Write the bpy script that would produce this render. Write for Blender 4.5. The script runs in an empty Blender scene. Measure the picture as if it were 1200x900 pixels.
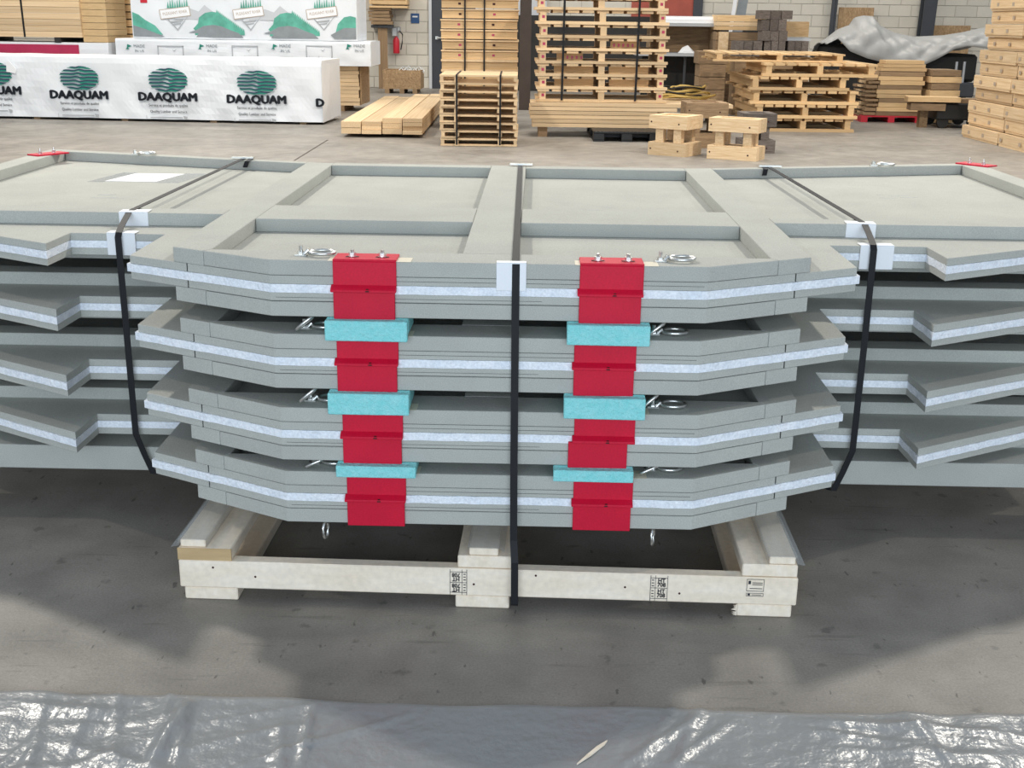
import bpy, bmesh, math, random
from mathutils import Vector, Matrix
random.seed(7)
PI = math.pi
S = bpy.context.scene
col = S.collection
# ------------------------------------------------------------------ camera
FPX, PITCH, CH, ROLL = 1388.11, .2989, 1.4685, -.0133
YAW, CU, CV = -.0185, -.0611, 2.7982          # frame of the strapped stack
cam_d = bpy.data.cameras.new('camera'); cam = bpy.data.objects.new('camera', cam_d); col.objects.link(cam)
cam_d.sensor_width = 36; cam_d.lens = 36*FPX/1200; cam_d.clip_end = 200
cam.location = (0, 0, CH)
cam.rotation_mode = 'QUATERNION'
cam.rotation_quaternion = (Matrix.Rotation(PI/2-PITCH, 3, 'X') @ Matrix.Rotation(-ROLL, 3, 'Z')).to_quaternion()
S.camera = cam
# ------------------------------------------------------------------ world, lights, exposure
w = bpy.data.worlds.new('hall'); S.world = w; w.use_nodes = True
w.node_tree.nodes['Background'].inputs[0].default_value = (.76, .87, 1.0, 1)
w.node_tree.nodes['Background'].inputs[1].default_value = .48
S.view_settings.view_transform = 'Standard'; S.view_settings.look = 'None'
S.view_settings.exposure = -0.26; S.view_settings.gamma = 1; S.view_settings.use_curve_mapping = False
def area(name, loc, size, power, color, target=None):
    l = bpy.data.lights.new(name, 'AREA'); l.shape = 'RECTANGLE'; l.size, l.size_y = size; l.energy = power; l.color = color
    o = bpy.data.objects.new(name, l); col.objects.link(o); o.location = loc
    d = Vector(target) - Vector(loc) if target else Vector((0, 0, -1))
    o.rotation_mode = 'QUATERNION'; o.rotation_quaternion = d.to_track_quat('-Z', 'Y')
    return o
WARM = (1, .94, .84)
for i, (x, y, e) in enumerate([(-5.2, 8.6, 850), (5.0, 8.8, 850), (-9.5, 4.5, 300), (9.5, 4.5, 300),
                               (-6, 15, 330), (0, 15, 300), (6, 15, 240), (-6, 22, 420), (1, 22, 350), (8, 22, 260)]):
    area('high_bay_light', (x, y, 7.5), (.42, .42) if i < 2 else ((.28, .28) if i < 4 else (2.2, 1.4)), e, WARM)
area('dock_daylight', (0, -7, 2.6), (9, 4), 860, (.74, .87, 1), (0, 3, .5))

# ------------------------------------------------------------------ pixel -> world helpers (1200x900)
_s, _c = math.sin(PITCH), math.cos(PITCH); _cr, _sr = math.cos(ROLL), math.sin(ROLL)
def _ray(x, y):
    a, b = x-600, 450-y
    a, b = _cr*a+_sr*b, -_sr*a+_cr*b
    return a/FPX, _c+b/FPX*_s, -_s+b/FPX*_c
def G(x, y, z=0):
    r = _ray(x, y); t = (z-CH)/r[2]; return Vector((r[0]*t, r[1]*t, z))
def V(x, y, D):
    r = _ray(x, y); t = D/r[1]; return Vector((r[0]*t, D, CH+r[2]*t))
def Wd(u, v, z=0):
    cy, sy = math.cos(YAW), math.sin(YAW); return Vector((CU+cy*u-sy*v, CV+sy*u+cy*v, z))

# ------------------------------------------------------------------ materials
MATS = {}
def mat(name, color, rough=.7, metal=0, noise=0, scale=8, stretch=(1, 1, 1), color2=None, bump=0, rnd=0, spec=.5, bscale=None, fine=0, fscale=350):
    m = bpy.data.materials.new(name); m.use_nodes = True; nt = m.node_tree; N = nt.nodes; L = nt.links
    b = N['Principled BSDF']; b.inputs['Roughness'].default_value = rough; b.inputs['Metallic'].default_value = metal
    b.inputs['Specular IOR Level'].default_value = spec
    c = tuple(color)+(1,)
    if not (noise or rnd or bump or fine):
        b.inputs['Base Color'].default_value = c; MATS[name] = m; return m
    tc = N.new('ShaderNodeTexCoord'); mp = N.new('ShaderNodeMapping'); mp.inputs['Scale'].default_value = stretch
    oi = N.new('ShaderNodeObjectInfo')
    L.new(tc.outputs['Object'], mp.inputs['Vector'])
    add = N.new('ShaderNodeVectorMath'); add.operation = 'ADD'
    mul = N.new('ShaderNodeMath'); mul.operation = 'MULTIPLY'; mul.inputs[1].default_value = 37.0
    L.new(oi.outputs['Random'], mul.inputs[0]); L.new(mp.outputs[0], add.inputs[0]); L.new(mul.outputs[0], add.inputs[1])
    nz = N.new('ShaderNodeTexNoise'); nz.inputs['Scale'].default_value = scale; nz.inputs['Detail'].default_value = 6; nz.inputs['Roughness'].default_value = .6
    L.new(add.outputs[0], nz.inputs['Vector'])
    mr = N.new('ShaderNodeMapRange'); mr.inputs['From Min'].default_value = .32; mr.inputs['From Max'].default_value = .68
    L.new(nz.outputs['Fac'], mr.inputs['Value'])
    mix = N.new('ShaderNodeMix'); mix.data_type = 'RGBA'
    c2 = color2 if color2 else tuple(v*(1-noise) for v in color)
    mix.inputs['A'].default_value = c; mix.inputs['B'].default_value = tuple(c2)+(1,)
    L.new(mr.outputs[0], mix.inputs['Factor'])
    out = mix.outputs['Result']
    if rnd:
        hs = N.new('ShaderNodeHueSaturation'); r = N.new('ShaderNodeMapRange')
        r.inputs['To Min'].default_value = 1-rnd; r.inputs['To Max'].default_value = 1+rnd*.6
        L.new(oi.outputs['Random'], r.inputs['Value']); L.new(r.outputs[0], hs.inputs['Value']); L.new(out, hs.inputs['Color']); out = hs.outputs['Color']
    if fine:
        n3 = N.new('ShaderNodeTexNoise'); n3.inputs['Scale'].default_value = fscale; n3.inputs['Detail'].default_value = 2
        L.new(tc.outputs['Object'], n3.inputs['Vector'])
        r = N.new('ShaderNodeMapRange'); r.inputs['From Min'].default_value = .3; r.inputs['From Max'].default_value = .7
        r.inputs['To Min'].default_value = 1-fine; r.inputs['To Max'].default_value = 1+fine*.6
        hs = N.new('ShaderNodeHueSaturation'); L.new(n3.outputs['Fac'], r.inputs['Value']); L.new(r.outputs[0], hs.inputs['Value']); L.new(out, hs.inputs['Color']); out = hs.outputs['Color']
    L.new(out, b.inputs['Base Color'])
    if bump:
        bp = N.new('ShaderNodeBump'); bp.inputs['Strength'].default_value = bump; bp.inputs['Distance'].default_value = .01
        n2 = N.new('ShaderNodeTexNoise'); n2.inputs['Scale'].default_value = bscale or scale*4; n2.inputs['Detail'].default_value = 4
        L.new(add.outputs[0], n2.inputs['Vector']); L.new(n2.outputs['Fac'], bp.inputs['Height']); L.new(bp.outputs[0], b.inputs['Normal'])
    MATS[name] = m; return m
M = MATS
mat('fibre_board', (.50, .505, .46), .9, noise=.10, scale=5, color2=(.455, .455, .42), fine=.16, fscale=420, bump=.12, bscale=160, spec=.1)
mat('white_foam', (.92, .94, .98), .9, noise=.1, scale=30, color2=(.78, .83, .9), fine=.12, fscale=150, bump=.5, bscale=90, spec=.2)
mat('red_paint', (.66, .004, .036), .5, spec=.3, noise=.1, scale=12, fine=.08, fscale=200)
mat('dark_slot', (.05, .01, .01), .8)
mat('zinc', (.75, .75, .72), .28, .9)
mat('black_band', (.012, .012, .014), .55, spec=.25)
mat('teal_foam', (.24, .72, .72), .85, noise=.2, scale=60, color2=(.34, .77, .78), bump=.6, bscale=120, fine=.12)
mat('white_plastic', (.85, .86, .88), .45)
mat('pale_wood', (1.0, .88, .73), .75, noise=.2, scale=2.5, stretch=(1.5, 14, 8), color2=(.90, .76, .59), fine=.07, fscale=60, bump=.1)
mat('yellow_wood', (.66, .47, .25), .75, noise=.2, scale=2.5, stretch=(1.5, 14, 8), color2=(.50, .34, .17), bump=.1)
mat('pine', (.76, .54, .30), .75, noise=.25, scale=2.2, stretch=(1.2, 9, 5), color2=(.56, .36, .17), rnd=.22)
mat('light_pine', (.82, .63, .41), .75, noise=.2, scale=2.2, stretch=(1.2, 9, 5), color2=(.62, .42, .22), rnd=.2)
mat('old_wood', (.40, .27, .15), .85, noise=.3, scale=2.2, stretch=(1.2, 9, 5), color2=(.22, .14, .08), rnd=.25)
mat('grey_wood', (.20, .17, .15), .9, noise=.3, scale=3, stretch=(1.2, 6, 5), color2=(.09, .07, .06), rnd=.3)
mat('chipboard', (.46, .31, .17), .85, noise=.3, scale=14, color2=(.33, .21, .11), fine=.3, fscale=30)
mat('white_wrap', (.80, .83, .87), .45, noise=.06, scale=1.5, bump=.5, bscale=3, rnd=0)
mat('magenta_wrap', (.50, .03, .10), .35, noise=.2, scale=4)
mat('ink_black', (.015, .02, .03), .6)
mat('ink_navy', (.02, .05, .09), .6)
mat('ink_green', (.01, .22, .16), .6)
mat('ink_teal', (.13, .50, .38), .6, noise=.4, scale=6)
mat('ink_grey', (.28, .31, .33), .6, noise=.2, scale=6)
mat('ink_pale', (.55, .57, .60), .6)
mat('ink_tan', (.45, .36, .28), .6)
mat('ink_grey_light', (.42, .44, .46), .6)
mat('block_paint', (.66, .62, .54), .85, noise=.08, scale=3, bump=.1, bscale=30, rnd=.05)
mat('mortar', (.45, .43, .38), .9)
mat('dark_steel', (.05, .055, .065), .5, noise=.2, scale=3)
mat('dark_door', (.035, .04, .05), .45)
mat('red_door', (.42, .09, .06), .6, noise=.15, scale=5)
mat('black_plastic', (.015, .016, .018), .45, noise=.3, scale=5)
mat('black_rubber', (.012, .012, .012), .6, noise=.2, scale=5)
mat('grey_metal', (.5, .52, .54), .4, .6)
mat('dark_stuff', (.03, .028, .027), .8, noise=.4, scale=3)
mat('blue_sign', (.02, .08, .22), .5)
mat('hose_yellow', (.60, .42, .12), .6)
mat('red_plastic', (.55, .02, .04), .45)
mat('brown_metal', (.07, .05, .04), .6, noise=.3, scale=4)

def film(name, color, alpha, rough, bscale, bump):
    m = bpy.data.materials.new(name); m.use_nodes = True; nt = m.node_tree; N = nt.nodes; L = nt.links
    b = N['Principled BSDF']; b.inputs['Base Color'].default_value = color+(1,); b.inputs['Roughness'].default_value = rough
    b.inputs['Alpha'].default_value = alpha; b.inputs['Specular IOR Level'].default_value = .8
    tc = N.new('ShaderNodeTexCoord'); nz = N.new('ShaderNodeTexNoise'); nz.inputs['Scale'].default_value = bscale; nz.inputs['Detail'].default_value = 3
    bp = N.new('ShaderNodeBump'); bp.inputs['Strength'].default_value = bump; bp.inputs['Distance'].default_value = .02
    L.new(tc.outputs['Object'], nz.inputs['Vector']); L.new(nz.outputs['Fac'], bp.inputs['Height']); L.new(bp.outputs[0], b.inputs['Normal'])
    MATS[name] = m
film('clear_film', (.62, .66, .68), .38, .18, 9, .25)
film('sheet_film', (.40, .41, .415), .62, .30, 26, .3)
film('tarp_film', (.36, .36, .35), .95, .5, 5.0, .5)

def floor_material():
    m = bpy.data.materials.new('concrete'); m.use_nodes = True; nt = m.node_tree; N = nt.nodes; L = nt.links
    b = N['Principled BSDF']; b.inputs['Specular IOR Level'].default_value = .35
    tc = N.new('ShaderNodeTexCoord')
    def noise(s, d=5, st=(1, 1, 1)):
        mp = N.new('ShaderNodeMapping'); mp.inputs['Scale'].default_value = st; L.new(tc.outputs['Object'], mp.inputs['Vector'])
        n = N.new('ShaderNodeTexNoise'); n.inputs['Scale'].default_value = s; n.inputs['Detail'].default_value = d; L.new(mp.outputs[0], n.inputs['Vector']); return n.outputs['Fac']
    def rng(f, a, b_, c, d):
        r = N.new('ShaderNodeMapRange'); r.inputs[1].default_value = a; r.inputs[2].default_value = b_; r.inputs[3].default_value = c; r.inputs[4].default_value = d; L.new(f, r.inputs[0]); return r.outputs[0]
    def mulp(a, b_):
        k = N.new('ShaderNodeMath'); k.operation = 'MULTIPLY'; L.new(a, k.inputs[0]); L.new(b_, k.inputs[1]); return k.outputs[0]
    f = mulp(mulp(rng(noise(1.3), .35, .65, .86, 1.1), rng(noise(6, 8), .3, .7, .80, 1.12)), rng(noise(170, 2), .3, .7, .86, 1.1))
    scr = mulp(rng(noise(3, 6, (1, 9, 1)), .64, .70, 1, .78), mulp(rng(noise(14, 7), .64, .70, 1, .68), rng(noise(45, 3, (1, .35, 1)), .68, .73, 1, .5))); f = mulp(f, scr)
    mx = N.new('ShaderNodeMix'); mx.data_type = 'RGBA'; mx.inputs['A'].default_value = (0, 0, 0, 1); mx.inputs['B'].default_value = (.275, .252, .224, 1)
    L.new(f, mx.inputs['Factor']); mx.clamp_factor = False; L.new(mx.outputs['Result'], b.inputs['Base Color'])
    L.new(rng(noise(2.2), .3, .7, .42, .6), b.inputs['Roughness'])
    bp = N.new('ShaderNodeBump'); bp.inputs['Strength'].default_value = .08; bp.inputs['Distance'].default_value = .01; L.new(noise(60, 4), bp.inputs['Height']); L.new(bp.outputs[0], b.inputs['Normal'])
    MATS['concrete'] = m
floor_material()

# ------------------------------------------------------------------ mesh helpers
class MB:
    def __init__(s): s.v = []; s.f = []
    def add(s, vs, fs):
        n = len(s.v); s.v += [tuple(v) for v in vs]; s.f += [tuple(i+n for i in f) for f in fs]; return s
    def box(s, x0, x1, y0, y1, z0, z1, T=None):
        vs = [Vector((x, y, z)) for z in (z0, z1) for x, y in ((x0, y0), (x1, y0), (x1, y1), (x0, y1))]
        if T: vs = [T @ v for v in vs]
        return s.add(vs, [(3, 2, 1, 0), (4, 5, 6, 7), (0, 1, 5, 4), (1, 2, 6, 5), (2, 3, 7, 6), (3, 0, 4, 7)])
    def prism(s, poly, z0, z1, T=None):
        a = sum(poly[i][0]*poly[(i+1) % len(poly)][1]-poly[(i+1) % len(poly)][0]*poly[i][1] for i in range(len(poly)))
        if a < 0: poly = poly[::-1]
        n = len(poly); vs = [Vector((p[0], p[1], z)) for z in (z0, z1) for p in poly]
        if T: vs = [T @ v for v in vs]
        return s.add(vs, [tuple(range(n-1, -1, -1)), tuple(range(n, 2*n))]+[(i, (i+1) % n, n+(i+1) % n, n+i) for i in range(n)])
    def tube(s, pts, r, n=8, closed=False):
        pts = [Vector(p) for p in pts]; k = len(pts); rings = []
        up = Vector((0, 0, 1))
        for i, p in enumerate(pts):
            a = pts[(i-1) % k] if (closed or i) else p; b = pts[(i+1) % k] if (closed or i < k-1) else p
            d = (b-a).normalized(); q = d.cross(up)
            if q.length < .05: q = d.cross(Vector((1, 0, 0)))
            q.normalize(); t = q.cross(d)
            rings.append([p+(q*math.cos(2*PI*j/n)+t*math.sin(2*PI*j/n))*r for j in range(n)])
        vs = [v for g in rings for v in g]; fs = []
        for i in range(k if closed else k-1):
            a, b = i*n, ((i+1) % k)*n
            # keep rings aligned
            fs += [(a+j, a+(j+1) % n, b+(j+1) % n, b+j) for j in range(n)]
        if not closed: fs += [tuple(range(n-1, -1, -1)), tuple(range((k-1)*n, k*n))]
        return s.add(vs, fs)
    def cyl(s, c, r, h, n=12, axis='z', r2=None):
        c = Vector(c); r2 = r if r2 is None else r2; vs = []
        for k, rr in ((0, r), (1, r2)):
            for j in range(n):
                a = 2*PI*j/n; p = (rr*math.cos(a), rr*math.sin(a), k*h)
                if axis == 'y': p = (p[0], p[2], p[1])
                if axis == 'x': p = (p[2], p[0], p[1])
                vs.append(c+Vector(p))
        return s.add(vs, [tuple(range(n-1, -1, -1)), tuple(range(n, 2*n))]+[(j, (j+1) % n, n+(j+1) % n, n+j) for j in range(n)])
    def ribbon(s, pts, wdir, w, t):
        pts = [Vector(p) for p in pts]; wd = Vector(wdir).normalized()*w/2; vs = []
        for i, p in enumerate(pts):
            a = pts[max(i-1, 0)]; b = pts[min(i+1, len(pts)-1)]
            nr = (b-a).normalized().cross(wd.normalized()).normalized()*t/2
            vs += [p-wd-nr, p+wd-nr, p+wd+nr, p-wd+nr]
        fs = [(0, 1, 2, 3), tuple(range(len(vs)-1, len(vs)-5, -1))]
        for i in range(len(pts)-1):
            a = 4*i; fs += [(a+j, a+4+j, a+4+(j+1) % 4, a+(j+1) % 4) for j in range(4)]
        return s.add(vs, fs)
    def mesh(s, name, bevel=0, smooth=False):
        me = bpy.data.meshes.new(name); me.from_pydata(s.v, [], s.f); me.validate()
        bm = bmesh.new(); bm.from_mesh(me)
        bmesh.ops.recalc_face_normals(bm, faces=bm.faces)
        if bevel: bmesh.ops.bevel(bm, geom=bm.edges[:], offset=bevel, segments=1, affect='EDGES', clamp_overlap=True)
        bm.to_mesh(me); bm.free()
        if smooth:
            for p in me.polygons: p.use_smooth = True
        return me
    def obj(s, name, m, parent=None, bevel=0, smooth=False, loc=None):
        me = s.mesh(name, bevel, smooth); me.materials.append(M[m]); return link(name, me, parent, loc)
def link(name, me, parent=None, loc=None):
    o = bpy.data.objects.new(name, me); col.objects.link(o)
    if parent: o.parent = parent
    if loc is not None: o.location = loc
    return o
def thing(name, label, cat, loc=(0, 0, 0), rz=0, group=None):
    o = bpy.data.objects.new(name, None); col.objects.link(o); o.location = loc; o.rotation_euler = (0, 0, rz); o.empty_display_size = .1
    return tag(o, label, cat, group)
def tag(o, label=None, cat=None, group=None, kind=None):
    if label: o['label'] = label
    if cat: o['category'] = cat
    if group: o['group'] = group
    if kind: o['kind'] = kind
    return o
def copy_tree(o, parent=None):
    c = o.copy(); col.objects.link(c); c.parent = parent
    for ch in list(o.children): copy_tree(ch, c)
    return c
UNIT = {}
def plank(name, m, parent, c, dims, rz=0, rx=0, ry=0):
    """one board: shared unit cube with a tiny chamfer look, scaled; long axis = local x"""
    if m not in UNIT:
        me = MB().box(-.5, .5, -.5, .5, -.5, .5).mesh('board'); me.materials.append(M[m]); UNIT[m] = me
    o = link(name, UNIT[m], parent, c); o.scale = dims; o.rotation_euler = (rx, ry, rz); return o
def lath(name, m, parent, x0, x1, y0, y1, z0, z1, j=.0):
    dx, dy = abs(x1-x0), abs(y1-y0)
    c = ((x0+x1)/2+random.uniform(-j, j), (y0+y1)/2+random.uniform(-j, j), (z0+z1)/2)
    if dx >= dy: return plank(name, m, parent, c, (dx, dy, z1-z0))
    return plank(name, m, parent, c, (dy, dx, z1-z0), PI/2)
def text_mesh(txt, size, m, parent, M4, align='CENTER', name='lettering', ext=.0015, bold=0, xs=1.0, heavy=0):
    cu = bpy.data.curves.new('t', 'FONT'); cu.body = txt; cu.size = size; cu.extrude = ext; cu.align_x = align; cu.align_y = 'CENTER'; cu.offset = bold; cu.resolution_u = 2
    o = bpy.data.objects.new('t', cu); col.objects.link(o)
    me = bpy.data.meshes.new_from_object(o.evaluated_get(bpy.context.evaluated_depsgraph_get()))
    bpy.data.objects.remove(o); bpy.data.curves.remove(cu)
    me.materials.clear(); me.materials.append(M[m])
    if heavy:
        bm = bmesh.new()
        for dx, dy in ((0, 0), (heavy, 0), (-heavy, 0), (0, heavy*.7), (0, -heavy*.7)):
            m2 = me.copy(); m2.transform(Matrix.Translation((dx, dy, 0))); bm.from_mesh(m2); bpy.data.meshes.remove(m2)
        bm.to_mesh(me); bm.free()
    me.transform(M4 @ Matrix.Diagonal((xs, 1, 1, 1)))
    me.name = name
    return link(name, me, parent)
FRONT = Matrix.Rotation(PI/2, 4, 'X')       # xy drawing -> upright plane facing -y

# ------------------------------------------------------------------ setting: floor and back wall
fl = MB().box(-30, 30, -10, 42, -.2, 0).obj('floor', 'concrete'); tag(fl, kind='structure')
YW = 26.6
wall = thing('wall_back', None, None); del_keys = None; tag(wall, kind='structure')
MB().box(-24, 24, YW, YW+.2, 0, 8).obj('mortar_backing', 'mortar', wall)
BH, BW = .232, .47
blk = {}
def block(cx, cz, w):
    k = round(w, 3)
    if k not in blk:
        me = MB().box(-w/2, w/2, -.012, .05, -BH/2+.006, BH/2-.006).mesh('concrete_block', bevel=.004); me.materials.append(M['block_paint']); blk[k] = me
    return link('concrete_block', blk[k], wall, (cx, YW, cz))
def in_rng(x, z, rs): return any(a <= x <= b and c <= z <= d for a, b, c, d in rs)
vis = [(-3.9, -1.95, 0, 2.3), (3.7, 11.6, .3, 2.3)]
st = MB()
for r in range(int(7.9/BH)):
    z = BH*(r+.5); off = BW/2*(r % 2)
    x = -24+off
    while x < 24:
        if in_rng(x, z, vis): block(x, z, BW-.012)
        elif abs(x) < 14 and z < 4: st.box(x-BW/2+.006, x+BW/2-.006, YW-.012, YW+.02, z-BH/2+.006, z+BH/2-.006)
        x += BW
o = st.obj('block_courses', 'block_paint', wall); tag(o, kind='stuff')
# floor joint
fj = MB().ribbon([G(345, 188, .001), G(384, 164, .001)], (1, 0, 0), .02, .002).obj('trim_1', 'brown_metal'); tag(fj, kind='structure')

# ================================================================== THE STRAPPED STACK OF PANELS
HALF = [(.527, 0), (.94, .217), (.943, .529), (1.214, .529), (1.2177, .362), (1.95, .783), (1.98, 2.34), (.75, 1.985)]
def full(half): return [(x, y) for x, y in half]+[(-x, y) for x, y in half[::-1]]
def sandwich_pieces(core=False):
    e = .008 if core else 0
    h = [(.527, -.001 if core else 0), (.94+e, .217-e*.3), (.943+e*.6, .529), (1.214, .529-e*.2), (1.2177-e*.4, .362-e), (1.95, .783), (1.98, 2.34), (.75, 1.985)]
    return h
def side_skin(sx):   # outer part of the skin, beyond the seam at u = .765
    sv = (.765-.527)*.217/.413
    p = [(.766, sv)]+HALF[1:7]+[(.766, 1.985+(2.34-1.985)*(.016)/1.23)]
    return [(sx*x, y) for x, y in p]
def mid_skin():
    sv = (.764-.527)*.217/.413
    return [(-.527, 0), (.527, 0), (.763, sv), (.763, 1.985), (-.763, 1.985), (-.763, sv)]
J = (.7146, .0986); F = (.8035, .1453)
def frame_polys():
    g = .0012
    P = {}
    P['front'] = [(-.527, 0), (.527, 0), (J[0]-g, J[1]-g*.5), (.6985, .12), (-.6985, .12), (-J[0]+g, J[1]-g*.5)]
    for s in (1, -1):
        P['side%d' % s] = [(s*x, y) for x, y in [(J[0]+g, J[1]), F, (.809, .6685), (.809, 2.0), (.75, 1.985), (.6985, 1.985), (.6985, .1205)]]
        P['cross%d' % s] = [(s*x, y) for x, y in [(.0695, .5975), (.6975, .5975), (.6975, .8587), (.0695, .8587)]]
        P['backmid%d' % s] = [(s*x, y) for x, y in [(.0695, 1.905), (.6975, 1.905), (.6975, 1.985), (.0695, 1.985)]]
        P['wingfront%d' % s] = [(s*x, y) for x, y in [(.8102, .6685), (1.748, .6685), (1.90, .757), (.8102, .757)]]
        P['wingback%d' % s] = [(s*x, y) for x, y in [(.8102, 1.955), (1.885, 2.245), (1.978, 2.338), (.8102, 2.003)]]
        P['wingside%d' % s] = [(s*x, y) for x, y in [(1.87, .758), (1.949, .785), (1.979, 2.335), (1.889, 2.243)]]
    P['centre'] = [(-.0685, .1205), (.0685, .1205), (.0685, 1.985), (-.0685, 1.985)]
    return P
def ring_pts(c, r, n=16, tilt=0, plane='xy', a0=0):
    out = []
    for i in range(n):
        a = 2*PI*i/n+a0; x, y = r*math.cos(a), r*math.sin(a)*.8
        if plane == 'xy': out.append((c[0]+x, c[1]+y, c[2]+y*math.sin(tilt)))
        else: out.append((c[0]+x*.35, c[1]+x*.9, c[2]+y))
    return out
def bracket(parent, cu, v0, low_shift=0, facing=1):
    """red folded plate; facing=1 front edge"""
    hw = .0765
    b = MB()
    b.box(cu-hw, cu+hw, v0-.006, v0+.072, .139, .1445)
    b.box(cu-hw, cu+hw, v0-.006, v0-.0005, .073, .139)
    prof = [(-.006, .082), (-.022, .072), (-.022, .066), (-.0005, .066), (-.0005, .082)]
    T = Matrix(((0, 0, 1, 0), (1, 0, 0, v0), (0, 1, 0, 0), (0, 0, 0, 1)))
    b.prism(prof, cu-hw-.005, cu+hw, T)
    s = low_shift
    b.box(cu-hw+s, cu+hw-.004+s, v0-.010, v0-.0005, -.003, .0655)
    br = b.obj('bracket', 'red_paint', parent, bevel=.0012); tag(br, 'glossy red folded steel bracket')
    for dx in (-.033, .04):
        sl = MB().box(cu+dx-.016, cu+dx+.016, v0+.022, v0+.032, .1445, .1452).obj('slot', 'dark_slot', br)
        k = MB().cyl((cu+dx, v0+.027, .1453), .010, .002, 14).cyl((cu+dx, v0+.027, .1473), .0095, .008, 6).cyl((cu+dx, v0+.027, .155), .0048, .007, 8)
        k.obj('bolt', 'zinc', br)
    MB().cyl((cu+.008, v0-.0222, .0745), .0035, .001, 8).box(cu+.003, cu+.012, v0-.0226, v0-.0218, .068, .071).obj('hole', 'dark_slot', br)
    sh = MB().box(cu-hw-.012, cu+hw+.035, v0-.004, v0+.05, .1392, .1398).obj('tape', 'pale_tape', parent)
    return br
mat('pale_tape', (.72, .66, .52), .5)
def lifting_ring(parent, u, v, ud, ang=0):
    r = MB().tube(ring_pts((u+ud*.052, v, .1475), .031, 18), .0048, 8, True)
    o = r.obj('lifting_ring', 'zinc', parent, smooth=True)
    MB().box(u-.014, u+.014, v-.011, v+.011, .139, .143).cyl((u, v, .143), .009, .006, 6).cyl((u, v, .149), .005, .014, 8).tube([(u+ud*.008, v-.012, .143), (u+ud*.018, v-.008, .153), (u+ud*.018, v+.008, .153), (u+ud*.008, v+.012, .143)], .004, 6).obj('eye_bolt', 'zinc', o)
def hanging_ring(parent, u, v, r=.018, lean=0):
    pts = [(u+lean*(1-math.sin(a))*.02+math.cos(a)*.004, v+math.cos(a)*r*.6, -.0035-r+math.sin(a)*r) for a in [2*PI*i/16 for i in range(16)]]
    MB().tube(pts, .004, 8, True).obj('hanging_ring', 'zinc', parent, smooth=True)
def build_panel():
    root = thing('insulated_panel', 'tmp', 'panel')
    for z0, z1, nm in ((.0385, .059, 'lower'), (.080, .1008, 'upper')):
        MB().prism(mid_skin(), z0, z1).obj('face_board', 'fibre_board', root, bevel=.0012)
        for s in (1, -1): MB().prism(side_skin(s), z0, z1).obj('face_board', 'fibre_board', root, bevel=.0012)
    # foam core: slightly uneven outline
    h = full(sandwich_pieces(True)); pts = []
    n = len(h); rr = random.Random(3)
    for i in range(n):
        a, b = Vector(h[i]), Vector(h[(i+1) % n]); d = (b-a); k = max(1, int(d.length/.035)); nr = Vector((d.y, -d.x)).normalized()
        for j in range(k):
            p = a+d*j/k
            if j: p = p-nr*rr.uniform(-.0022, .0022)
            pts.append(tuple(p))
    MB().prism(pts, .0592, .0798).obj('foam_core', 'white_foam', root)
    for k, p in frame_polys().items():
        MB().prism(p, .1018 if k == 'front' else .1010, .139).obj('frame_board', 'fibre_board', root, bevel=.0015)
        gap = .0015 if k == 'front' else .0003
        MB().prism(p, 0, .0382-gap).obj('frame_board', 'fibre_board', root, bevel=.0015)
    # thin dark strips drawn as the seams of the front edge
    MB().box(-.34, .52, -.0008, .02, .0905, .0912).obj('seam_line', 'dark_stuff', root)
    MB().box(-.515, .13, -.0008, .02, .0470, .0476).obj('seam_line', 'dark_stuff', root)
    lifting_ring(root, -.462, .062, 1); lifting_ring(root, .418, .062, 1)
    return root
tiers = [(.769, 1, 0, 0), (.585, .99, -.003, 0), (.395, .988, .004, .0), (.225, .982, .006, .0)]
names = ['topmost', 'second from the top', 'third from the top', 'lowest']
lbl = ['grey fibre panel lying topmost on the strapped stack, its framed pockets open to view',
       'grey foam-cored panel second from the top of the strapped stack, under upper foam pads',
       'grey foam-cored panel third from the top of the strapped stack, under middle foam pads',
       'lowest grey foam-cored panel of the strapped stack, resting on the wooden pallet']
proto = build_panel()
panels = []
for i, (z, k, du, dv) in enumerate(tiers):
    p = proto if i == 0 else copy_tree(proto)
    p.location = Wd(du, dv, z); p.rotation_euler = (0, 0, YAW); p.scale = (k, 1, 1)
    tag(p, lbl[i], 'panel', 'grey panels in the strapped stack'); panels.append(p)
for i, p in enumerate(panels):
    for s_ in (-1, 1): hanging_ring(p, s_*.43, .012, r=(.0165, .0175, .0095, .0225)[i], lean=(-1, -1, -1, 0)[i])
    bracket(p, -.297+(.0, .003, .004, .006)[i], 0); bracket(p, .297-(0, .003, .004, .002)[i], 0, low_shift=-.014 if i == 2 else 0)
# back hardware on the topmost panel
tp = panels[0]
def flat_bracket(u, v, rz):
    T = Matrix.Translation((u, v, 0)) @ Matrix.Rotation(rz, 4, 'Z')
    b = MB().box(-.075, .075, -.04, .03, .139, .1445, T); o = b.obj('bracket', 'red_paint', tp); tag(o, 'small red steel plate at the far corner')
    for dx in (-.035, .03):
        c = T @ Vector((dx, 0, .1445)); MB().cyl(c, .011, .002, 12).cyl(c+Vector((0, 0, .002)), .008, .008, 6).cyl(c+Vector((0, 0, .01)), .004, .012, 8).obj('bolt', 'zinc', o)
flat_bracket(-1.915, 2.13, 1.0); flat_bracket(1.985-.03, 2.26, -.9)
def back_ring(u, v):
    r = MB().tube(ring_pts((u+.05, v, .1475), .034, 18), .005, 8, True); o = r.obj('lifting_ring', 'zinc', tp, smooth=True)
    MB().box(u-.014, u+.014, v-.011, v+.011, .139, .145).cyl((u, v, .145), .008, .014, 8).obj('eye_bolt', 'zinc', o)
back_ring(-1.56, 2.16); back_ring(1.50, 2.17)
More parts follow.
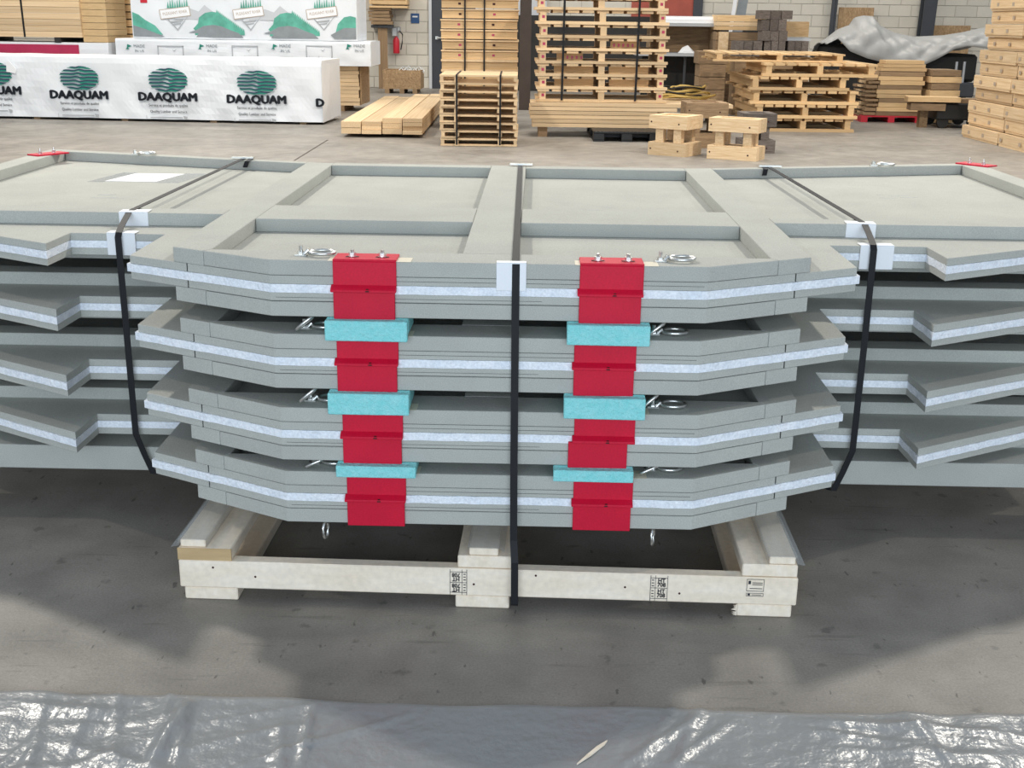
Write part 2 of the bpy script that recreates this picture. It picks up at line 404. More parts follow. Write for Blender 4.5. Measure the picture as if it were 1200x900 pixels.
o = MB().prism([(-1.50, 1.62), (-1.31, 1.62), (-1.27, 1.86), (-1.46, 1.86)], .1010, .1022).obj('document_pouch', 'white_plastic', tp); tag(o, 'clear white document pouch taped to the panel')
MB().prism([(-1.56, 1.60), (-1.50, 1.60), (-1.46, 1.88), (-1.52, 1.88)], .1010, .1018).obj('tape', 'clear_film', tp)
MB().prism([(-1.31, 1.60), (-1.22, 1.60), (-1.18, 1.88), (-1.27, 1.88)], .1010, .1018).obj('tape', 'clear_film', tp)

rr = random.Random(21)
for (u, v, n_) in ((-1.33, 1.25, 5), (.30, 1.15, 2), (1.42, 1.55, 5)):
    for k in range(n_):
        a, b_ = u+rr.uniform(-.07, .07), v+rr.uniform(-.05, .05); l_ = rr.uniform(.012, .035)
        MB().prism([(a-l_, b_), (a, b_+.004), (a+l_, b_+rr.uniform(-.004, .01)), (a, b_-.003)], .1009, .1012).obj('scuff', 'ink_grey_light', tp)
# teal foam spacers
fs = [(-.293, 0), (.293, 0), (-.292, 1), (.290, 1), (-.277, 2), (.268, 2)]
gap = [(.7245, .7685), (.5345, .5845), (.3645, .3945)]
ft = ['left', 'right']
for i, (u, g) in enumerate(fs):
    z0, z1 = gap[g]; rise = .0; 
    # the pad lies behind the fold of the lower bracket's top plate
    lab = '%s foam pad on the %s side of the stack, between red brackets' % (('upper teal', 'middle teal', 'lowest teal')[g], ft[i % 2])
    zf = z0+.0064-.0015; cut = (.012, .010, .006)[g]
    o = MB().box(-.1, .1, -.004, .11, zf, z1-.0005).box(-.1, .1, -.034, -.0112, zf-cut, z1-.001).box(-.1, .1, -.0112, -.004, zf, z1-.001)
    o = o.obj('foam_spacer', 'teal_foam', None, bevel=.002, loc=Wd(u, 0, 0)); o.rotation_euler = (0, 0, YAW+random.uniform(-.02, .02)); tag(o, lab, 'foam pad', 'teal foam pads between the panels')

# straps
rot = lambda pts: [Wd(*p) for p in pts]
wd = (math.cos(YAW), math.sin(YAW), 0)
c = MB().ribbon(rot([(.046, 2.0, .25), (.046, 1.995, .85), (.046, 1.985, .9105), (.066, .02, .9105), (.067, -.004, .908), (.067, -.006, .80), (.069, -.022, .40), (.071, -.034, .20), (.075, -.058, .15), (.076, -.060, .034), (.076, -.05, .026), (.076, .06, .03)]), wd, .0185, .0018).obj('strap', 'black_band')
tag(c, 'black steel strap tight over the middle of the panel stack and down its front', 'strap', 'black straps around the panel stack')
l = MB().ribbon(rot([(-1.085, 2.11, .3), (-1.085, 2.105, .88), (-1.085, 2.06, .9105), (-1.088, .70, .9115), (-1.088, .664, .909), (-1.078, .56, .884), (-1.072, .522, .874), (-1.072, .512, .862), (-1.07, .51, .60), (-1.066, .503, .275), (-1.045, .503, .21), (-1.022, .503, .148), (-.97, .56, .145), (-.9, .60, .145)]), wd, .0185, .0018).obj('strap', 'black_band')
tag(l, 'black strap around the left wing of the panel stack', 'strap', 'black straps around the panel stack')
r = MB().ribbon(rot([(1.05, 2.10, .3), (1.05, 2.095, .88), (1.05, 2.05, .9105), (1.07, .70, .9115), (1.072, .664, .909), (1.065, .56, .884), (1.062, .522, .874), (1.062, .512, .862), (1.062, .51, .60), (1.058, .503, .265), (1.035, .503, .195), (1.013, .503, .138), (.96, .56, .14), (.9, .6, .145)]), wd, .0185, .0018).obj('strap', 'black_band')
tag(r, 'black strap around the right wing of the panel stack', 'strap', 'black straps around the panel stack')
for s_, (u, v) in ((l, (-1.085, 2.06)), (r, (1.052, 2.05)), (c, (.05, 1.98))):
    p = Wd(u, v, .9125); 
    MB().box(-.045, .045, -.012, .012, 0, .006, Matrix.Translation(p) @ Matrix.Rotation(YAW, 4, 'Z')).obj('buckle', 'zinc', s_)
for s_, u in ((l, -1.05), (r, 1.03)):
    MB().ribbon(rot([(u, 2.05, .911), (u-.004, 2.0, .907), (u-.01, 1.985, .885)]), wd, .019, .002).obj('strap_tail', 'black_band', s_)
def protector(u, v, z, wv, top, down, lab, rz=0):
    T = Matrix.Translation(Wd(u, v, z)) @ Matrix.Rotation(YAW+rz, 4, 'Z')
    b = MB().box(-wv/2, wv/2, -.004, top, .0003, .003, T).box(-wv/2, wv/2, -.004, -.001, -down, .0003, T)
    o = b.obj('corner_protector', 'white_plastic', bevel=.0008); tag(o, lab, 'corner protector', 'white corner protectors under the straps')
protector(-1.075, .6665, .9085, .085, .045, .040, 'white corner guard on the raised bar of the left wing', .06)
protector(-1.068, .527, .8705, .082, .035, .062, 'white corner guard on the lower edge of the left wing', -.03)
protector(1.062, .6665, .9085, .085, .045, .040, 'white corner guard on the raised bar of the right wing', -.08)
protector(1.075, .527, .8705, .095, .035, .066, 'torn white corner guard on the lower edge of the right wing', .02)
protector(.056, -.0005, .9085, .072, .02, .066, 'white corner guard under the middle strap at the front edge')

# pallet under the stack
PY = -.0385
pal = thing('wooden_pallet', 'whitewashed low wooden pallet carrying the strapped stack of grey panels', 'pallet', (CU, CV, 0), PY)
v0 = -.024; zb, zs, zt = .036, .114, .149
_plank = plank
def plank(name, m, parent, c, dims, rz=0, rx=0, ry=0):
    if parent is not pal: return _plank(name, m, parent, c, dims, rz, rx, ry)
    L_, W_, T_ = dims
    o = MB().box(-L_/2, L_/2, -W_/2, W_/2, -T_/2+.0006, T_/2-.0006).obj(name, m, parent, bevel=.0028, loc=c); o.rotation_euler = (rx, ry, rz); return o
XL, XR = -.800, .800
for x0 in (XL+.01, -.078, XR-.150):
    plank('foot_board', 'pale_wood', pal, (x0+.07, v0+.93+.004, zb/2), (1.86, .140, zb), PI/2)
for k, vv in enumerate((v0, .9, 1.83)):
    plank('stringer', 'pale_wood', pal, (0 if k else 0, vv+.019, (zb+zs)/2), (1.6, .038, zs-zb))
o = plank('top_board', 'pale_wood', pal, (XL+.070, v0+.93, (zs+zt)/2), (1.86, .140, zt-zs), PI/2); 
o = MB().box(XL-.0005, XL+.1402, v0-.0005, v0+.004, zs+.001, zt-.001).obj('board_end', 'yellow_wood', pal); tag(o, 'yellow sawn end of the left top board')
for x0 in (-.072, XR-.143):
    plank('top_board', 'pale_wood', pal, (x0+.07, v0+.93+.003, (zs+zt)/2), (1.86, .140, zt-zs), PI/2)
for k, (xc, wv) in enumerate(((XL+.040, .066), (-.005, .075), (XR-.043, .066))):
    rn = plank('runner', 'pale_wood', pal, (xc, v0+.275, zt+.011), (.542, wv, .022), PI/2); plank('runner', 'pale_wood', pal, (xc, 1.28, zt+.011), (1.08, wv, .022), PI/2)
    for va, vb in ((.30, .515), (.735, 1.75)): plank('riser', 'pale_wood', pal, (xc+(.03, 0, -.03)[k], (va+vb)/2, (zt+.022+.2245)/2), (vb-va, .14, .2245-zt-.022), PI/2)
    f = MB()
    hx = wv/2+.004; T = Matrix.Translation((xc, 0, zt))
    outl = [(-hx-.02, .002), (-hx, .006), (-hx, .0235), (hx, .0235), (hx, .002)] if k == 0 else ([(hx+.02, .002), (hx, .006), (hx, .0235), (-hx, .0235), (-hx, .002)] if k == 2 else [(-hx, .002), (-hx, .0235), (hx, .0235), (hx+.012, .012)])
    vs = []
    for (a, b_) in outl: vs += [(xc+a, v0-.002, zt+b_), (xc+a, v0+.52, zt+b_)]
    f.add(vs, [(2*i, 2*i+2, 2*i+3, 2*i+1) for i in range(len(outl)-1)])
    ff = f.obj('plastic_wrap', 'clear_film', pal); ff['label'] = 'clear plastic film folded over the runner'
# nail holes and heat-treatment stamps on the front stringer
for (x, z) in ((-.71, .095), (-.60, .072), (.36, .075), (.13, .10), (-.03, .07), (.50, .062)):
    MB().cyl((x, v0-.0008, z), .003, .001, 8, 'y').obj('nail_head', 'dark_slot', pal)
def stamp(xc, zc, flip):
    R = Matrix.Translation((xc, v0-.0012, zc)) @ FRONT @ Matrix.Rotation(PI if flip else 0, 4, 'Z')
    b = MB()
    def ln(x0, x1, y0, y1): b.box(x0, x1, y0, y1, -.0003, .0005, R)
    ln(-.022, .022, .0005, .0015); ln(-.022, .022, .0285, .0295); ln(-.022, .022, -.0295, -.0285); ln(-.0225, -.0212, -.036, .036); ln(-.010, -.009, -.036, .036); ln(.021, .022, -.036, .036)
    for t in (-.024, -.016, -.008, .006, .014, .022): ln(-.019, -.013, t, t+.002)
    s_ = b.obj('stamp', 'ink_black', pal)
    for j, (t, y) in enumerate((('HT', .0215), ('708', .0095), ('HT', -.0085), ('708', -.0205))):
        text_mesh(t, .016, 'ink_black', s_, R @ Matrix.Translation((.006, y, 0)), ext=.0004, xs=.9, heavy=.0005)
stamp(-.070, .075, True); stamp(.447, .075, False)
R = Matrix.Translation((.692, v0-.0012, .092)) @ FRONT
b = MB()
for q in ((-.022, .022, .016, .017), (-.022, .022, -.017, -.016), (-.022, -.021, -.017, .017), (.021, .022, -.017, .017), (-.022, .022, -.023, -.0222), (-.022, .022, -.031, -.0302), (-.022, -.0212, -.031, -.0222), (.0212, .022, -.031, -.0222), (-.008, .018, .006, .0075), (-.008, .018, .001, .0025), (-.014, .018, -.010, -.0085), (-.018, -.012, -.029, -.024), (-.008, .016, -.0275, -.0265), (-.018, -.012, .003, .012)):
    b.box(q[0], q[1], q[2], q[3], -.0003, .0005, R)
b.obj('stamp', 'ink_black', pal)
# splintered corner of the right foot board
b = MB(); rr = random.Random(5)
for i in range(9):
    z = .003+i*.0036; b.add([(XR-.15, v0+.002, z), (XR-.15, v0+.002, z+.004), (XR-.15-rr.uniform(.004, .016), v0+.002+rr.uniform(-.004, .004), z+.002), (XR-.15, v0+.012, z+.002)], [(0, 1, 2), (1, 3, 2), (3, 0, 2)])
b.obj('splinter', 'pale_wood', pal)

# long grey beam under the wings; rear depth added to hide lit floor behind
bm_ = MB().box(-1.96, 1.96, -.019, .15, .1495, .2245).obj('support_beam', 'fibre_board', None, bevel=.002, loc=Wd(0, .545, 0)); bm_.rotation_euler = (0, 0, YAW)
tag(bm_, 'long grey beam on edge across the pallet, under the wings of the lowest panel', 'beam')

# ================================================================== PLASTIC SHEET IN THE FOREGROUND
def sheet():
    nx, ny = 300, 90; rr = random.Random(11)
    cre = []
    for i in range(90):
        side = rr.random(); x = rr.uniform(-1.45, -.36) if side < .62 else rr.uniform(.30, 1.45)
        cre.append((x, rr.uniform(1.3, 2.3), rr.uniform(-.5, .9) if rr.random() < .6 else rr.uniform(1.1, 1.9), rr.uniform(.10, .45), rr.uniform(.002, .008), rr.uniform(.004, .014)))
    # named folds seen in the photograph
    for (a, b_, h_, w_) in (((222, 826), (175, 905), .022, .014), ((222, 826), (205, 905), .012, .008), ((367, 828), (352, 905), .014, .006), ((480, 838), (280, 905), .010, .006), ((824, 840), (720, 905), .010, .007), ((865, 842), (780, 905), .008, .006), ((20, 830), (150, 838), .008, .01), ((5, 838), (150, 842), .006, .008), ((930, 848), (1200, 866), .009, .008), ((940, 858), (1100, 884), .008, .010), ((960, 850), (1200, 880), .007, .006)):
        A, B = G(*a), G(*b_); d = B-A; cre.append(((A.x+B.x)/2, (A.y+B.y)/2, math.atan2(d.y, d.x), d.length*.55, h_, w_))
    def H(x, y):
        z = .0022
        m = max(0, min(1, (-.30-x)/.12)) + max(0, min(1, (x-.34)/.15))
        z += m*(.0030*(1+math.sin(9*x+5*y+2*math.sin(4*y)))+.0022*(1+math.sin(21*x-13*y+3*math.sin(7*x))))
        z += .0012*(1+math.sin(5*x+3*y))
        for (cx, cy, a, L_, h_, w_) in cre:
            dx, dy = x-cx, y-cy
            if abs(dx) > .6 or abs(dy) > .6: continue
            s_ = dx*math.cos(a)+dy*math.sin(a); t_ = -dx*math.sin(a)+dy*math.cos(a)
            e = 1-(s_/L_)**2
            if e > 0: z += h_*e*math.exp(-(t_/w_)**2)
        return z
    vs, fc = [], []
    for j in range(ny+1):
        for i in range(nx+1):
            x = -1.5+3.0*i/nx; t = j/ny
            edge = 2.316-.02*x+.004*math.sin(7*x)+.003*math.sin(23*x+1)
            y = 1.0+(edge-1.0)*(t**.8)
            vs.append((x, y, H(x, y)))
    for j in range(ny):
        for i in range(nx):
            a = j*(nx+1)+i; fc.append((a, a+1, a+nx+2, a+nx+1))
    o = MB().add(vs, fc).obj('plastic_sheet', 'sheet_film', smooth=True)
    sd = o.modifiers.new('s', 'SOLIDIFY'); sd.thickness = .0006; sd.offset = 1
    tag(o, 'crumpled clear plastic sheet spread on the concrete in the foreground', 'plastic sheet')
sheet()
p0, p1 = G(676, 894, .012), G(712, 866, .012); d = (p1-p0); nrm = Vector((-d.y, d.x, 0)).normalized()
sp = MB().prism([(p0.x, p0.y), tuple((p0+d*.4-nrm*.004)[:2]), tuple((p0+d*.85-nrm*.004)[:2]), (p1.x, p1.y), tuple((p0+d*.7+nrm*.004)[:2]), tuple((p0+d*.35+nrm*.003)[:2])], .0065, .0105).obj('wood_splinter', 'pale_wood')
tag(sp, 'thin sliver of pale wood lying on the plastic sheet', 'wood splinter')

# ================================================================== BACKGROUND
# ---- white wrapped lumber pack, front left
def loc_of(root, p):
    q = p-root.location; a = root.rotation_euler.z
    return Vector((q.x*math.cos(a)+q.y*math.sin(a), -q.x*math.sin(a)+q.y*math.cos(a), q.z))
def hit(root, x, y, dv=0):
    """pixel -> local point on the root's plane local y = dv"""
    a = root.rotation_euler.z; n = Vector((-math.sin(a), math.cos(a), 0)); r = Vector(_ray(x, y)); o = Vector((0, 0, CH))
    P0 = root.location+n*dv; t = (P0-o).dot(n)/r.dot(n); return loc_of(root, o+r*t)
c0 = G(379, 146.5)
dq = thing('lumber_pack', 'long white wrapped lumber pack with green oval prints, on the floor at the left', 'lumber pack', (c0.x, c0.y, 0), -.075)
htop = hit(dq, 380, 71).z
def wrapped(parent, L_, dp, z0, z1, nm='wrap', m='white_wrap', seed=1, sag=.012):
    nx, nz = int(L_/.07), 10; rr = random.Random(seed); vs = []; fc = []
    prof = [(0, z0)]+[(0, z0+(z1-z0)*k/nz) for k in range(1, nz)]+[(0.01, z1-.01), (.03, z1)]+[(.03+(dp-.06)*k/4, z1) for k in range(1, 4)]+[(dp-.03, z1), (dp, z1-.02), (dp, z0)]
    ph = [rr.uniform(0, 6) for _ in range(6)]
    for i in range(nx+1):
        x = -L_*i/nx
        for (y, z) in prof:
            t = (z-z0)/(z1-z0); w_ = sag*(math.sin(5*x+3*t+ph[0])*math.sin(2.1*x-4*t+ph[1])+.6*math.sin(13*x+9*t+ph[2])*(1-t)+.5*math.sin(11*x-14*t+ph[3])*math.sin(.9*x+ph[4]))
            vs.append((x, y-(w_ if y < .02 else 0), z+(.3*w_ if y > .02 and z > z0+.05 else 0)))
    n = len(prof)
    for i in range(nx):
        for j in range(n-1): fc.append((i*n+j, i*n+j+1, (i+1)*n+j+1, (i+1)*n+j))
    fc += [tuple(range(n)), tuple(range(nx*n+n-1, nx*n-1, -1))]
    return MB().add(vs, fc).obj(nm, m, parent, smooth=False)
wr = wrapped(dq, 8.6, 1.16, .035, htop)
for x in (-.3, -1.6, -2.9, -4.2, -5.5, -6.8, -8.1): plank('bearer', 'old_wood', dq, (x, .58, .018), (1.1, .09, .036), PI/2)
# end flap
MB().add([(.0, -.012, .03), (.012, .5, .05), (.012, 1.1, .06), (.006, 1.12, htop-.06), (.012, .5, htop-.05), (0, -.012, htop-.03), (.03, .25, .3)], [(0, 1, 6), (1, 2, 3, 4), (4, 5, 6), (5, 0, 6), (1, 4, 6)]).obj('end_flap', 'white_wrap', dq)
def flat(polys, m, parent, T, name='print', ext=.002):
    b = MB()
    for p in polys: b.prism(p, 0, ext, T)
    return b.obj(name, m, parent)
def oval_logo(T, W_, H_, parent):
    """striped oval: navy lines between green bands, a ripple running down the middle"""
    def band(y0, y1, xa, xb, wav, off=0):
        up, dn = [], []
        n = 24
        for i in range(n+1):
            x = xa+(xb-xa)*i/n; e = math.sqrt(max(0, 1-(x*2/W_)**2))*H_/2
            k = wav*math.exp(-((x+.0*W_)/(W_*.17))**2)*math.sin(x/W_*16+off)
            up.append((x, max(-e, min(e, y1+k)))); dn.append((x, max(-e, min(e, y0+k))))
        ok = [(u, d_) for u, d_ in zip(up, dn) if u[1]-d_[1] > 1e-4]
        if len(ok) < 3: return None
        return [u for u, _ in ok]+[d_ for _, d_ in ok[::-1]]
    g, nv = [], []
    rows = 7; hh = H_/rows
    for r_ in range(rows):
        yt = H_/2-hh*r_
        q = band(yt-hh*.42, yt-hh*.06, -W_/2, W_/2, H_*.035, r_)
        if q: nv.append(q)
        q = band(yt-hh*.66, yt-hh*.42, -W_/2, W_*.02, H_*.035, r_)
        if q: g.append(q)
        q = band(yt-hh*.86, yt-hh*.40, W_*.02, W_/2, H_*.035, r_)
        if q: g.append(q)
    o = flat(nv, 'ink_navy', parent, T, 'logo_lines', .004)
    flat(g, 'ink_green', o, T, 'logo_bands', .003)
LG = wr
for cx, cy in ((-9, 86), (92.5, 91.5), (196.5, 94), (300.5, 97)):
    p = hit(dq, cx, cy, -.022)
    T = Matrix.Translation((p.x, -.022, p.z)) @ FRONT
    oval_logo(T, .59, .335, wr)
    q = hit(dq, cx, cy+20, -.022); T = Matrix.Translation((q.x, -.022, q.z)) @ FRONT
    text_mesh('DAAQUAM', .155, 'ink_black', wr, T, heavy=.011, xs=1.10, ext=.002)
    T2 = Matrix.Translation((q.x, -.022, q.z-.115)) @ FRONT
    text_mesh('Service et produits de qualité', .052, 'ink_black', wr, T2, xs=.92, ext=.0015)
    T2 = Matrix.Translation((q.x, -.022, q.z-.20)) @ FRONT
    text_mesh('Quality Lumber and Service', .052, 'ink_black', wr, T2, xs=.92, ext=.0015)
    T2 = Matrix.Translation((q.x, -.022, q.z-.285)) @ FRONT
    flat([[(-.27, .008), (.2, .012), (.2, -.002), (-.27, -.004)], [(.21, .03), (.27, .02), (.26, -.02), (.22, -.01)], [(-.33, .03), (-.325, .03), (-.325, -.03), (-.33, -.03)]], 'ink_grey_light', wr, T2, 'small_mark')
p = hit(dq, 375, 121, -.022); text_mesh('D', .15, 'ink_black', wr, Matrix.Translation((p.x, -.022, p.z)) @ FRONT, heavy=.011, xs=1.1)
p = hit(dq, 13, 79, -.025)
MB().prism([(-.07, -.06), (.06, -.08), (.08, -.03), (-.02, .09), (-.06, .07)], 0, .012, Matrix.Translation((p.x, -.025, p.z)) @ FRONT).obj('torn_patch', 'white_plastic', wr)

# ---- second row: lumber pack carrying two printed packs
c1 = G(455, 131); c1 = Vector((c1.x, 19.7, 0))
def pack_root(px, py, Y, z, label, rz=-.03, cat='lumber pack', name='lumber_pack'):
    p = V(px, py, Y); return thing(name, label, cat, (p.x, Y, z), rz)
def board_pack(root, L_, dp, h, rows, cols, m, m_end=None, j=.01, shortfall=0):
    for r_ in range(rows):
        for c_ in range(cols):
            y0 = dp*c_/cols; z0 = h*r_/rows; ln = L_-random.uniform(0, shortfall)
            plank('board', m, root, (-L_+ln/2+random.uniform(-j, j) if shortfall else -L_/2+random.uniform(-j, j), y0+dp/cols/2-random.uniform(0, j), z0+h/rows/2), (ln, dp/cols-.004, h/rows-.004))
zb1 = V(420, 127, 19.7).z; zt1 = V(420, 78, 19.7).z
lp = pack_root(421, 100, 19.7, .09, 'pine lumber pack on the floor just right of the white wrapped pack', cat='lumber pack')
board_pack(lp, 3.85, .95, zt1-.09, 10, 3, 'light_pine', j=.015)
for x in (-.3, -2.0, -3.6): plank('bearer', 'old_wood', lp, (x, .45, -.045), (.95, .1, .09), PI/2)
plank('end_sheet', 'chipboard', lp, (.018, .48, (zt1-.09)/2), (.02, .9, zt1-.12))
z2 = zt1+.01
lo = pack_root(434.5, 60, 19.55, z2, 'white printed pack lying under the pack with green hill prints', cat='lumber pack')
zt2 = hit(lo, 434, 49).z
w2 = wrapped(lo, 4.1, 1.05, 0, zt2, sag=.006, seed=3)
up_ = pack_root(418.5, 40, 19.6, z2+zt2+.005, 'white printed pack with green hills and river banners, at the top left', cat='lumber pack')
w3 = wrapped(up_, 3.6, 1.0, 0, 1.05, sag=.006, seed=4)
P3 = 1.085   # print pitch in metres
# prints of the upper pack
def hills(x0, T):
    """one repeat of the print; x grows right, z up, origin at the pack's lower edge"""
    g = [(-.60, .33), (-.5, .45), (-.42, .40), (-.35, .47), (-.2, .42), (-.1, .52), (.0, .44), (.12, .36), (.2, .30), (-.60, .30)]
    flat([[(x0+a, b_) for a, b_ in g]], 'ink_pale', w3, T, 'mountain_print', .002)
    rr = random.Random(9); hill = [(-.28, .06), (-.27, .13), (-.30, .16), (-.22, .24), (-.20, .33), (-.10, .40), (.0, .42), (.08, .41)]
    x = .08; z = .41
    while x < .50: hill += [(x+.012, z+.045), (x+.024, z-.012)]; x += .026; z -= .018
    hill += [(.52, .07)]
    flat([[(x0+a, b_) for a, b_ in hill]], 'ink_teal', w3, T, 'hill_print', .003)
    dk = [(-.38, .10), (-.25, .14), (-.14, .20), (.02, .22), (.15, .20), (.3, .14), (.42, .10), (.5, .03), (-.26, .03), (-.22, .085)]
    flat([[(x0+a, b_) for a, b_ in dk]], 'ink_grey', w3, T, 'rock_print', .004)
T3 = Matrix.Translation((0, -.009, 0)) @ FRONT
hx = [hit(up_, x, 30).x for x in (165, 250, 338, 425)]
for k, x0 in enumerate(hx):
    if k in (1, 2): hills(x0-.02, T3)
# cut prints at both ends
b0 = -3.58
flat([[(b0, .06), (b0, .40), (b0+.1, .36), (b0+.2, .28), (b0+.35, .2), (b0+.47, .06)]], 'ink_teal', w3, T3, 'hill_print', .003)
flat([[(b0, .03), (b0, .2), (b0+.2, .14), (b0+.5, .03)]], 'ink_grey', w3, T3, 'rock_print', .004)
flat([[(-.36, .06), (-.33, .16), (-.30, .26), (-.2, .36), (-.1, .38), (-.015, .36), (-.015, .06)]], 'ink_teal', w3, T3, 'hill_print', .003)
flat([[(-.36, .03), (-.42, .09), (-.2, .2), (-.015, .2), (-.015, .03)]], 'ink_grey', w3, T3, 'rock_print', .004)
for px in (205, 291, 377):
    p = hit(up_, px, 15, -.014); T = Matrix.Translation((p.x, -.014, p.z)) @ FRONT @ Matrix.Rotation(.13, 4, 'Z')
    sgn = flat([[(-.245, -.075), (.245, -.075), (.245, .075), (-.245, .075)]], 'ink_tan', w3, T, 'banner_print', .003)
    flat([[(-.235, -.065), (.235, -.065), (.235, .065), (-.235, .065)]], 'white_plastic', sgn, T, 'banner_face', .005)
    text_mesh('PLEASANT RIVER', .062, 'ink_tan', sgn, T @ Matrix.Translation((0, 0, .006)), xs=.85, ext=.001)
    q = hit(up_, px+2, 15, -.012); T = Matrix.Translation((q.x, -.011, q.z)) @ FRONT
    flat([[(-.17, -.09), (.0, -.27), (.18, -.05), (.165, -.06), (.0, -.245), (-.15, -.085)], [(-.12, -.13), (.1, -.10), (.08, -.13), (-.1, -.15)], [(-.08, -.17), (.06, -.15), (.05, -.17), (-.06, -.185)]], 'ink_grey_light', w3, T, 'shield_print', .002)
    tr = []
    for k in range(9):
        a = -.15+k*.038; tr.append([(a, .07), (a+.034, .07), (a+.017, .17+.03*(k % 3))])
    flat(tr, 'ink_teal', w3, T, 'tree_print', .002)
p = hit(up_, 168, 1, -.012); flat([[(-.05, -.03), (.06, -.03), (.06, .06), (-.05, .06)]], 'red_plastic', w3, Matrix.Translation((p.x, -.012, p.z)) @ FRONT, 'tag_print')
# lower pack prints
for px in (163, 248, 334, 421):
    p = hit(lo, px, 54, -.01); T = Matrix.Translation((p.x, -.011, p.z)) @ FRONT
    text_mesh('MADE', .062, 'ink_grey', w2, T, xs=1.1, ext=.001); text_mesh('IN US', .055, 'ink_grey', w2, T @ Matrix.Translation((0, -.075, 0)), xs=1.1, ext=.001)
    flat([[(-.20, -.03), (-.12, .0), (-.19, .03)], [(-.22, -.05), (-.16, -.05), (-.19, -.02)]], 'ink_green', w2, T, 'leaf_print')
for px in (200, 287, 374):
    p = hit(lo, px, 60, -.01); T = Matrix.Translation((p.x, -.011, p.z)) @ FRONT; fr = []
    for q in ((-.21, .21, .07, .085), (-.21, -.195, -.2, .085), (.195, .21, -.2, .085)): fr.append([(q[0], q[2]), (q[1], q[2]), (q[1], q[3]), (q[0], q[3])])
    for k in range(6): a = -.17+k*.05; fr.append([(a, -.2), (a+.03, -.2), (a+.015, -.06-.02*(k % 3))])
    fr.append([(.02, .03), (.06, .01), (.10, .04), (.06, -.005)])
    flat(fr, 'ink_grey_light', w2, T, 'frame_print')

# ---- far left: lumber pack on a magenta/white wrapped pack
ml = pack_root(127, 55, 19.6, 0, 'magenta and white wrapped pack beneath the pine pack at the far left', rz=-.03)
mz = V(60, 49.5, 19.6).z
wm = wrapped(ml, 4.6, 1.1, .0, mz, sag=.004, seed=6)
pm = hit(ml, 92, 50); MB().box(-4.6, pm.x, -.012, .0, mz-.38, mz-.035).obj('magenta_band', 'magenta_wrap', ml)
lw = pack_root(94, 20, 19.6, mz+.075, 'strapped pack of pale pine boards at the top left corner of the view', rz=-.03)
board_pack(lw, 3.6, 1.0, 1.2, 13, 2, 'light_pine', j=.004)
for x in (-.4, -1.6, -2.8, -3.4): plank('bearer', 'dark_stuff', lw, (x, .5, -.037), (1.0, .1, .074), PI/2)
for x in (hit(lw, 27, 20).x, -2.9): MB().ribbon([(x, -.006, 0), (x-.02, -.006, 1.2), (x-.02, 1.0, 1.205)], (1, 0, 0), .03, .003).obj('strap', 'black_band', lw)
ob = pack_root(125.5, 30, 19.65, mz+.005, 'brown pack with stained end standing next to the pale pine pack', rz=-.03)
for k in range(12): plank('board', 'yellow_wood', ob, (-.20, .45, .05+k*.1), (.395, .9, .094))
dd = V(137, 30, 21.5); o = MB().box(-.35, .35, 0, .05, 0, 2.6).obj('door_1', 'dark_door', None, loc=(dd.x, 21.8+4.6, 0)); tag(o, kind='structure')
q = V(148, 5, 20.4)
hb = pack_root(156, 10, 20.8, .9, 'stub of pine boards showing behind the printed pack at its left end')
for k in range(9): plank('board', 'pine', hb, (-.15, .2, .06+.12*k), (.32, .4, .1))
ds = MB().box(-.0, .42, 0, .06, 0, 3.0).obj('steel_sheet', 'dark_steel', None, loc=(V(125, 20, 21.2).x, 21.2, 0)); tag(ds, 'dark grey panel standing in the gap left of the hill-printed pack', 'panel')

# ---- wood things by the wall
pa = V(449, 109, 24.6)
cr = thing('plywood_crate', 'low chipboard crate on a skid against the wall below the extinguisher', 'crate', (pa.x, 24.6, 0), -.02)
cw = V(493, 95, 24.6).x-pa.x; ch = V(450, 82, 24.6).z
MB().box(0, cw, 0, .03, .09, ch).box(cw-.03, cw, .03, .7, .09, ch).box(0, .03, .03, .7, .09, ch).box(.03, cw-.03, .67, .7, .09, ch).box(.03, cw-.03, .03, .67, .09, .12).obj('crate_side', 'chipboard', cr)
for x in (.08, cw/2, cw-.12): plank('skid', 'old_wood', cr, (x, .35, .045), (.7, .09, .09), PI/2)
o = MB(); rr = random.Random(2)
for k in range(16):
    x = cw*.62+rr.uniform(-.2, .2); y = .2+rr.uniform(0, .3); z = ch-.05+rr.uniform(0, .07); o.tube([(x, y, z), (x+.06, y+.03, z+.05), (x+.13, y, z-.02)], .012, 6)
o = o.obj('scrap_metal', 'zinc', None, loc=(pa.x, 24.6, 0)); tag(o, 'bits of scrap metal heaped in the chipboard crate', 'scrap metal', kind='stuff')
# extinguisher
pe = V(464, 47, YW-.18)
ex = thing('fire_extinguisher', 'red fire extinguisher with pale head hanging on the block wall', 'fire extinguisher', (pe.x, YW-.12, pe.z), 0)
e = MB(); n = 16
prof = [(.0, -.28), (.065, -.275), (.07, -.26), (.07, -.02), (.055, .03), (.025, .06), (.025, .08), (0, .08)]
for (r_, z) in prof: e.v += [(r_*math.cos(2*PI*k/n), r_*math.sin(2*PI*k/n), z) for k in range(n)]
for i in range(len(prof)-1):
    for k in range(n): e.f.append((i*n+k, i*n+(k+1) % n, (i+1)*n+(k+1) % n, (i+1)*n+k))
e.obj('cylinder_body', 'red_plastic', ex, smooth=True)
MB().box(-.09, .03, -.05, .05, .07, .27).box(.02, .10, -.03, .03, .16, .28).obj('valve_head', 'grey_metal', ex, bevel=.02)
MB().tube([(.06, -.02, .2), (.14, -.03, .12), (.13, -.03, -.05), (.10, -.03, -.2)], .014, 6).obj('hose', 'black_rubber', ex)
MB().box(-.05, .05, .07, .12, -.2, .1).obj('wall_bracket', 'grey_metal', ex)
ps = V(486.5, 21.5, YW)
